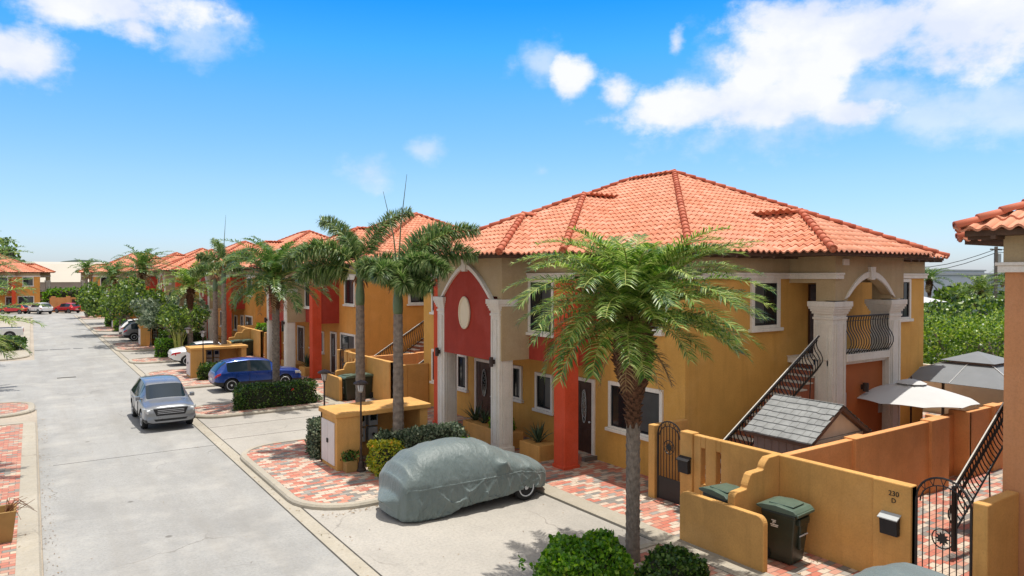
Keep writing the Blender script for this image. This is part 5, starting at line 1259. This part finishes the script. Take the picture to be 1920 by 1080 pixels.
def covered_car(label,loc,rz,L_=4.25,group='cars under fitted covers'):
    T=thing('covered_car',label,'covered car',loc,rz,group)
    Tt=[(0,.62),(.02,1.0),(.06,1.26),(.14,1.50),(.26,1.60),(.42,1.62),(.56,1.53),(.70,1.25),(.80,1.04),(.92,.90),(.98,.72),(1,.5)]
    Wt=[(0,.56),(.03,.76),(.10,.88),(.5,.92),(.85,.88),(.95,.74),(1,.50)]
    Ht=[(0,.10),(.02,.05),(.12,.03),(.27,.04),(.36,.17),(.50,.21),(.66,.22),(.74,.27),(.86,.27),(.94,.20),(1,.20)]
    nu,nv=240,200; vs=[]; N=noise.noise
    for i in range(nu+1):
        u=i/nu; ue=.5-.5*math.cos(PI*u); ue=.35*ue+.65*u; x=-L_/2+L_*ue; zt=interp(Tt,ue); w=interp(Wt,ue); hm=interp(Ht,ue)
        for j in range(nv+1):
            v=j/nv; s=-1+2*v; a=abs(s); sg=1 if s>0 else -1
            # side: a from 1 (hem) to .5 (shoulder) ; top: a<.5
            zs=min(.80,zt*.72)
            if a>.42:
                k=(a-.42)/.58; z=zs+(hm-zs)*k; y=w*(1-.05*k*k+.02*math.sin(PI*k))
            else:
                k=a/.42; e=2.6; ph=(1-k)*PI/2; z=zs+(zt-zs)*(math.sin(ph))**(2/e); y=w*(math.cos(ph))**(2/e)
                y*=1-.20*max(0,(z-.85)/.8)
                k=0
            P=Vector((x,sg*y,z)); nrm=Vector((0,sg*(.3+.7*min(1,a/.42)),.2+.8*(1-a)))
            nrm.normalize(); q=max(0,(a-.40)/.60)
            # hanging folds gather toward the wheels and mirror
            f=0
            for (cx,amp) in ((-.12*L_,1.0),(.30*L_,.8),(-.42*L_,.7)):
                dx=x-cx; zz=max(.06,z-.02+.25); ang=math.atan2(dx,zz+.15); rad=math.exp(-abs(dx)/.75)
                f+=amp*rad*(.026*abs(math.sin(ang*9+sg*2+N(Vector((x*2,z,0)))))**3+.012*math.sin(ang*31+1.3))*q**.6
            f+=.016*math.sin(x*9+2.2*N(Vector((x*1.5,z*2,sg))))*q
            f+=.030*N(Vector((x*1.1,y*1.1,z*1.4+sg*3)))+.008*N(Vector((x*4.3+z*2,y*3,z*2)))+.002*N(Vector((x*13,y*7,z*9)))
            rg=1-abs(2*abs(N(Vector((x*2.1+z*1.4,y*1.1+sg*2,z*1.3-x*.8))))); f+=.034*max(0,rg-.80)/.20*(.25+q)
            rg=1-abs(2*abs(N(Vector((x*3.1-z*2.4,y*1.1+sg*7,z*2.3+x*.9))))); f+=.016*max(0,rg-.84)/.16*(.3+q)
            mx,mz=.13*L_,1.03; d2=((x-mx)/.17)**2+((z-mz)/.13)**2
            f+=.15*math.exp(-d2)*(1 if .25<a<.8 else 0)*min(1,max(0,(a-.25)/.12)); f+=.05*math.exp(-((x-mx-.05)/.1)**2)*max(0,1-max(0,(mz-z))/.5)*(z<mz)
            f+=-.05*math.exp(-((x+.30*L_)/.35)**2)*0
            f+=.045*max(0,math.sin(x*17+z*5+1.5*N(Vector((x,z,2)))))**4*q*math.exp(-((x+.05)/.55)**2)
            f+=.032*max(0,math.sin(x*11-z*7+4+1.5*N(Vector((x,z,9)))))**5*q
            f+=.010*math.exp(-((a-.45)/.012)**2)+.008*math.exp(-((x+.27*L_)/.012)**2)*(a<.9)
            if a>.97: f-=.05
            vs.append(P+nrm*f)
    fs=[(i*(nv+1)+j,i*(nv+1)+j+1,(i+1)*(nv+1)+j+1,(i+1)*(nv+1)+j) for i in range(nu) for j in range(nv)]
    # end caps
    for e,i in ((0,0),(1,nu)):
        c0=[vs[i*(nv+1)+j] for j in range(nv+1)]; prev=[i*(nv+1)+j for j in range(nv+1)]
        for r_ in range(1,9):
            t=r_/8; row=[]
            for j,p in enumerate(c0):
                cc=Vector((p.x+(-.10 if e==0 else .08),p.y*.15,.42)); q=p.lerp(cc,t); q.x+=(-1 if e==0 else 1)*.10*math.sin(t*PI/2)+.02*N(q*4)
                if p.z<.3: q=Vector((p.x+(-.06 if e==0 else .04)*math.sin(t*PI/2),p.y*(1-t),p.z+.02*t))if p.z<.25 else q
                row.append(len(vs)); vs.append(q)
            fs+=[(prev[j],prev[j+1],row[j+1],row[j]) for j in range(nv)]; prev=row
    MB().add(vs,fs).build('cover','cover_fabric',T,smooth=True)
    for x in (-1.32,1.27):
        for s in (-1,1): wheel(T,x,s*(.76 if x>0 else .66),.33,s)
    MB().prism([(-1.9,.35),(1.8,.35),(1.85,.7),(-1.9,.8)],-.72,.72,'y').build('chassis','black_plastic',T)
    return T
covered_car('small car under a grey-green fitted cover parked on the near driveway',(9.08,15.35,.004),R(0),4.3)
covered_car('car under a pale blue-grey cover cut off by the bottom edge of the photo',(10.2,4.9,.004),R(0),4.3)

# ---------------------------------------------------------------- fallen leaves and grit along kerbs and under the palms
random.seed(123); m=MB(); pts=[]
def scat(n,x0,x1,y0,y1,z):
    for _ in range(n): pts.append((U(x0,x1),U(y0,y1),z))
scat(260,.16,.45,12,34,.012); scat(160,5.12,5.42,10,40,.012); scat(240,5.6,11,16.0,16.35,.012); scat(200,7,11.2,16.7,19,.112); scat(260,7.5,11.2,7.7,10.5,.112); scat(260,11.9,14.3,9.4,19,.042); scat(40,5.5,11,10.8,16,.012); scat(90,-2,0,14,32,.112); scat(160,6,11.2,29.7,30.5,.112); scat(90,.5,5,12,60,.012); scat(150,11.95,13,7.6,10.6,.042)
for p in pts:
    a=U(0,6.28); l=U(.012,.036); w=l*U(.2,.5); c,s_=math.cos(a),math.sin(a); x,y,z=p
    m.add([(x-c*l,y-s_*l,z),(x+s_*w,y-c*w,z+.006),(x+c*l,y+s_*l,z+.004),(x-s_*w,y+c*w,z+.001)],[(0,1,2,3)])
tag(m.build('leaf_litter','litter',fix=False),'scattered dry leaves and grit along the kerbs','litter',kind='stuff')
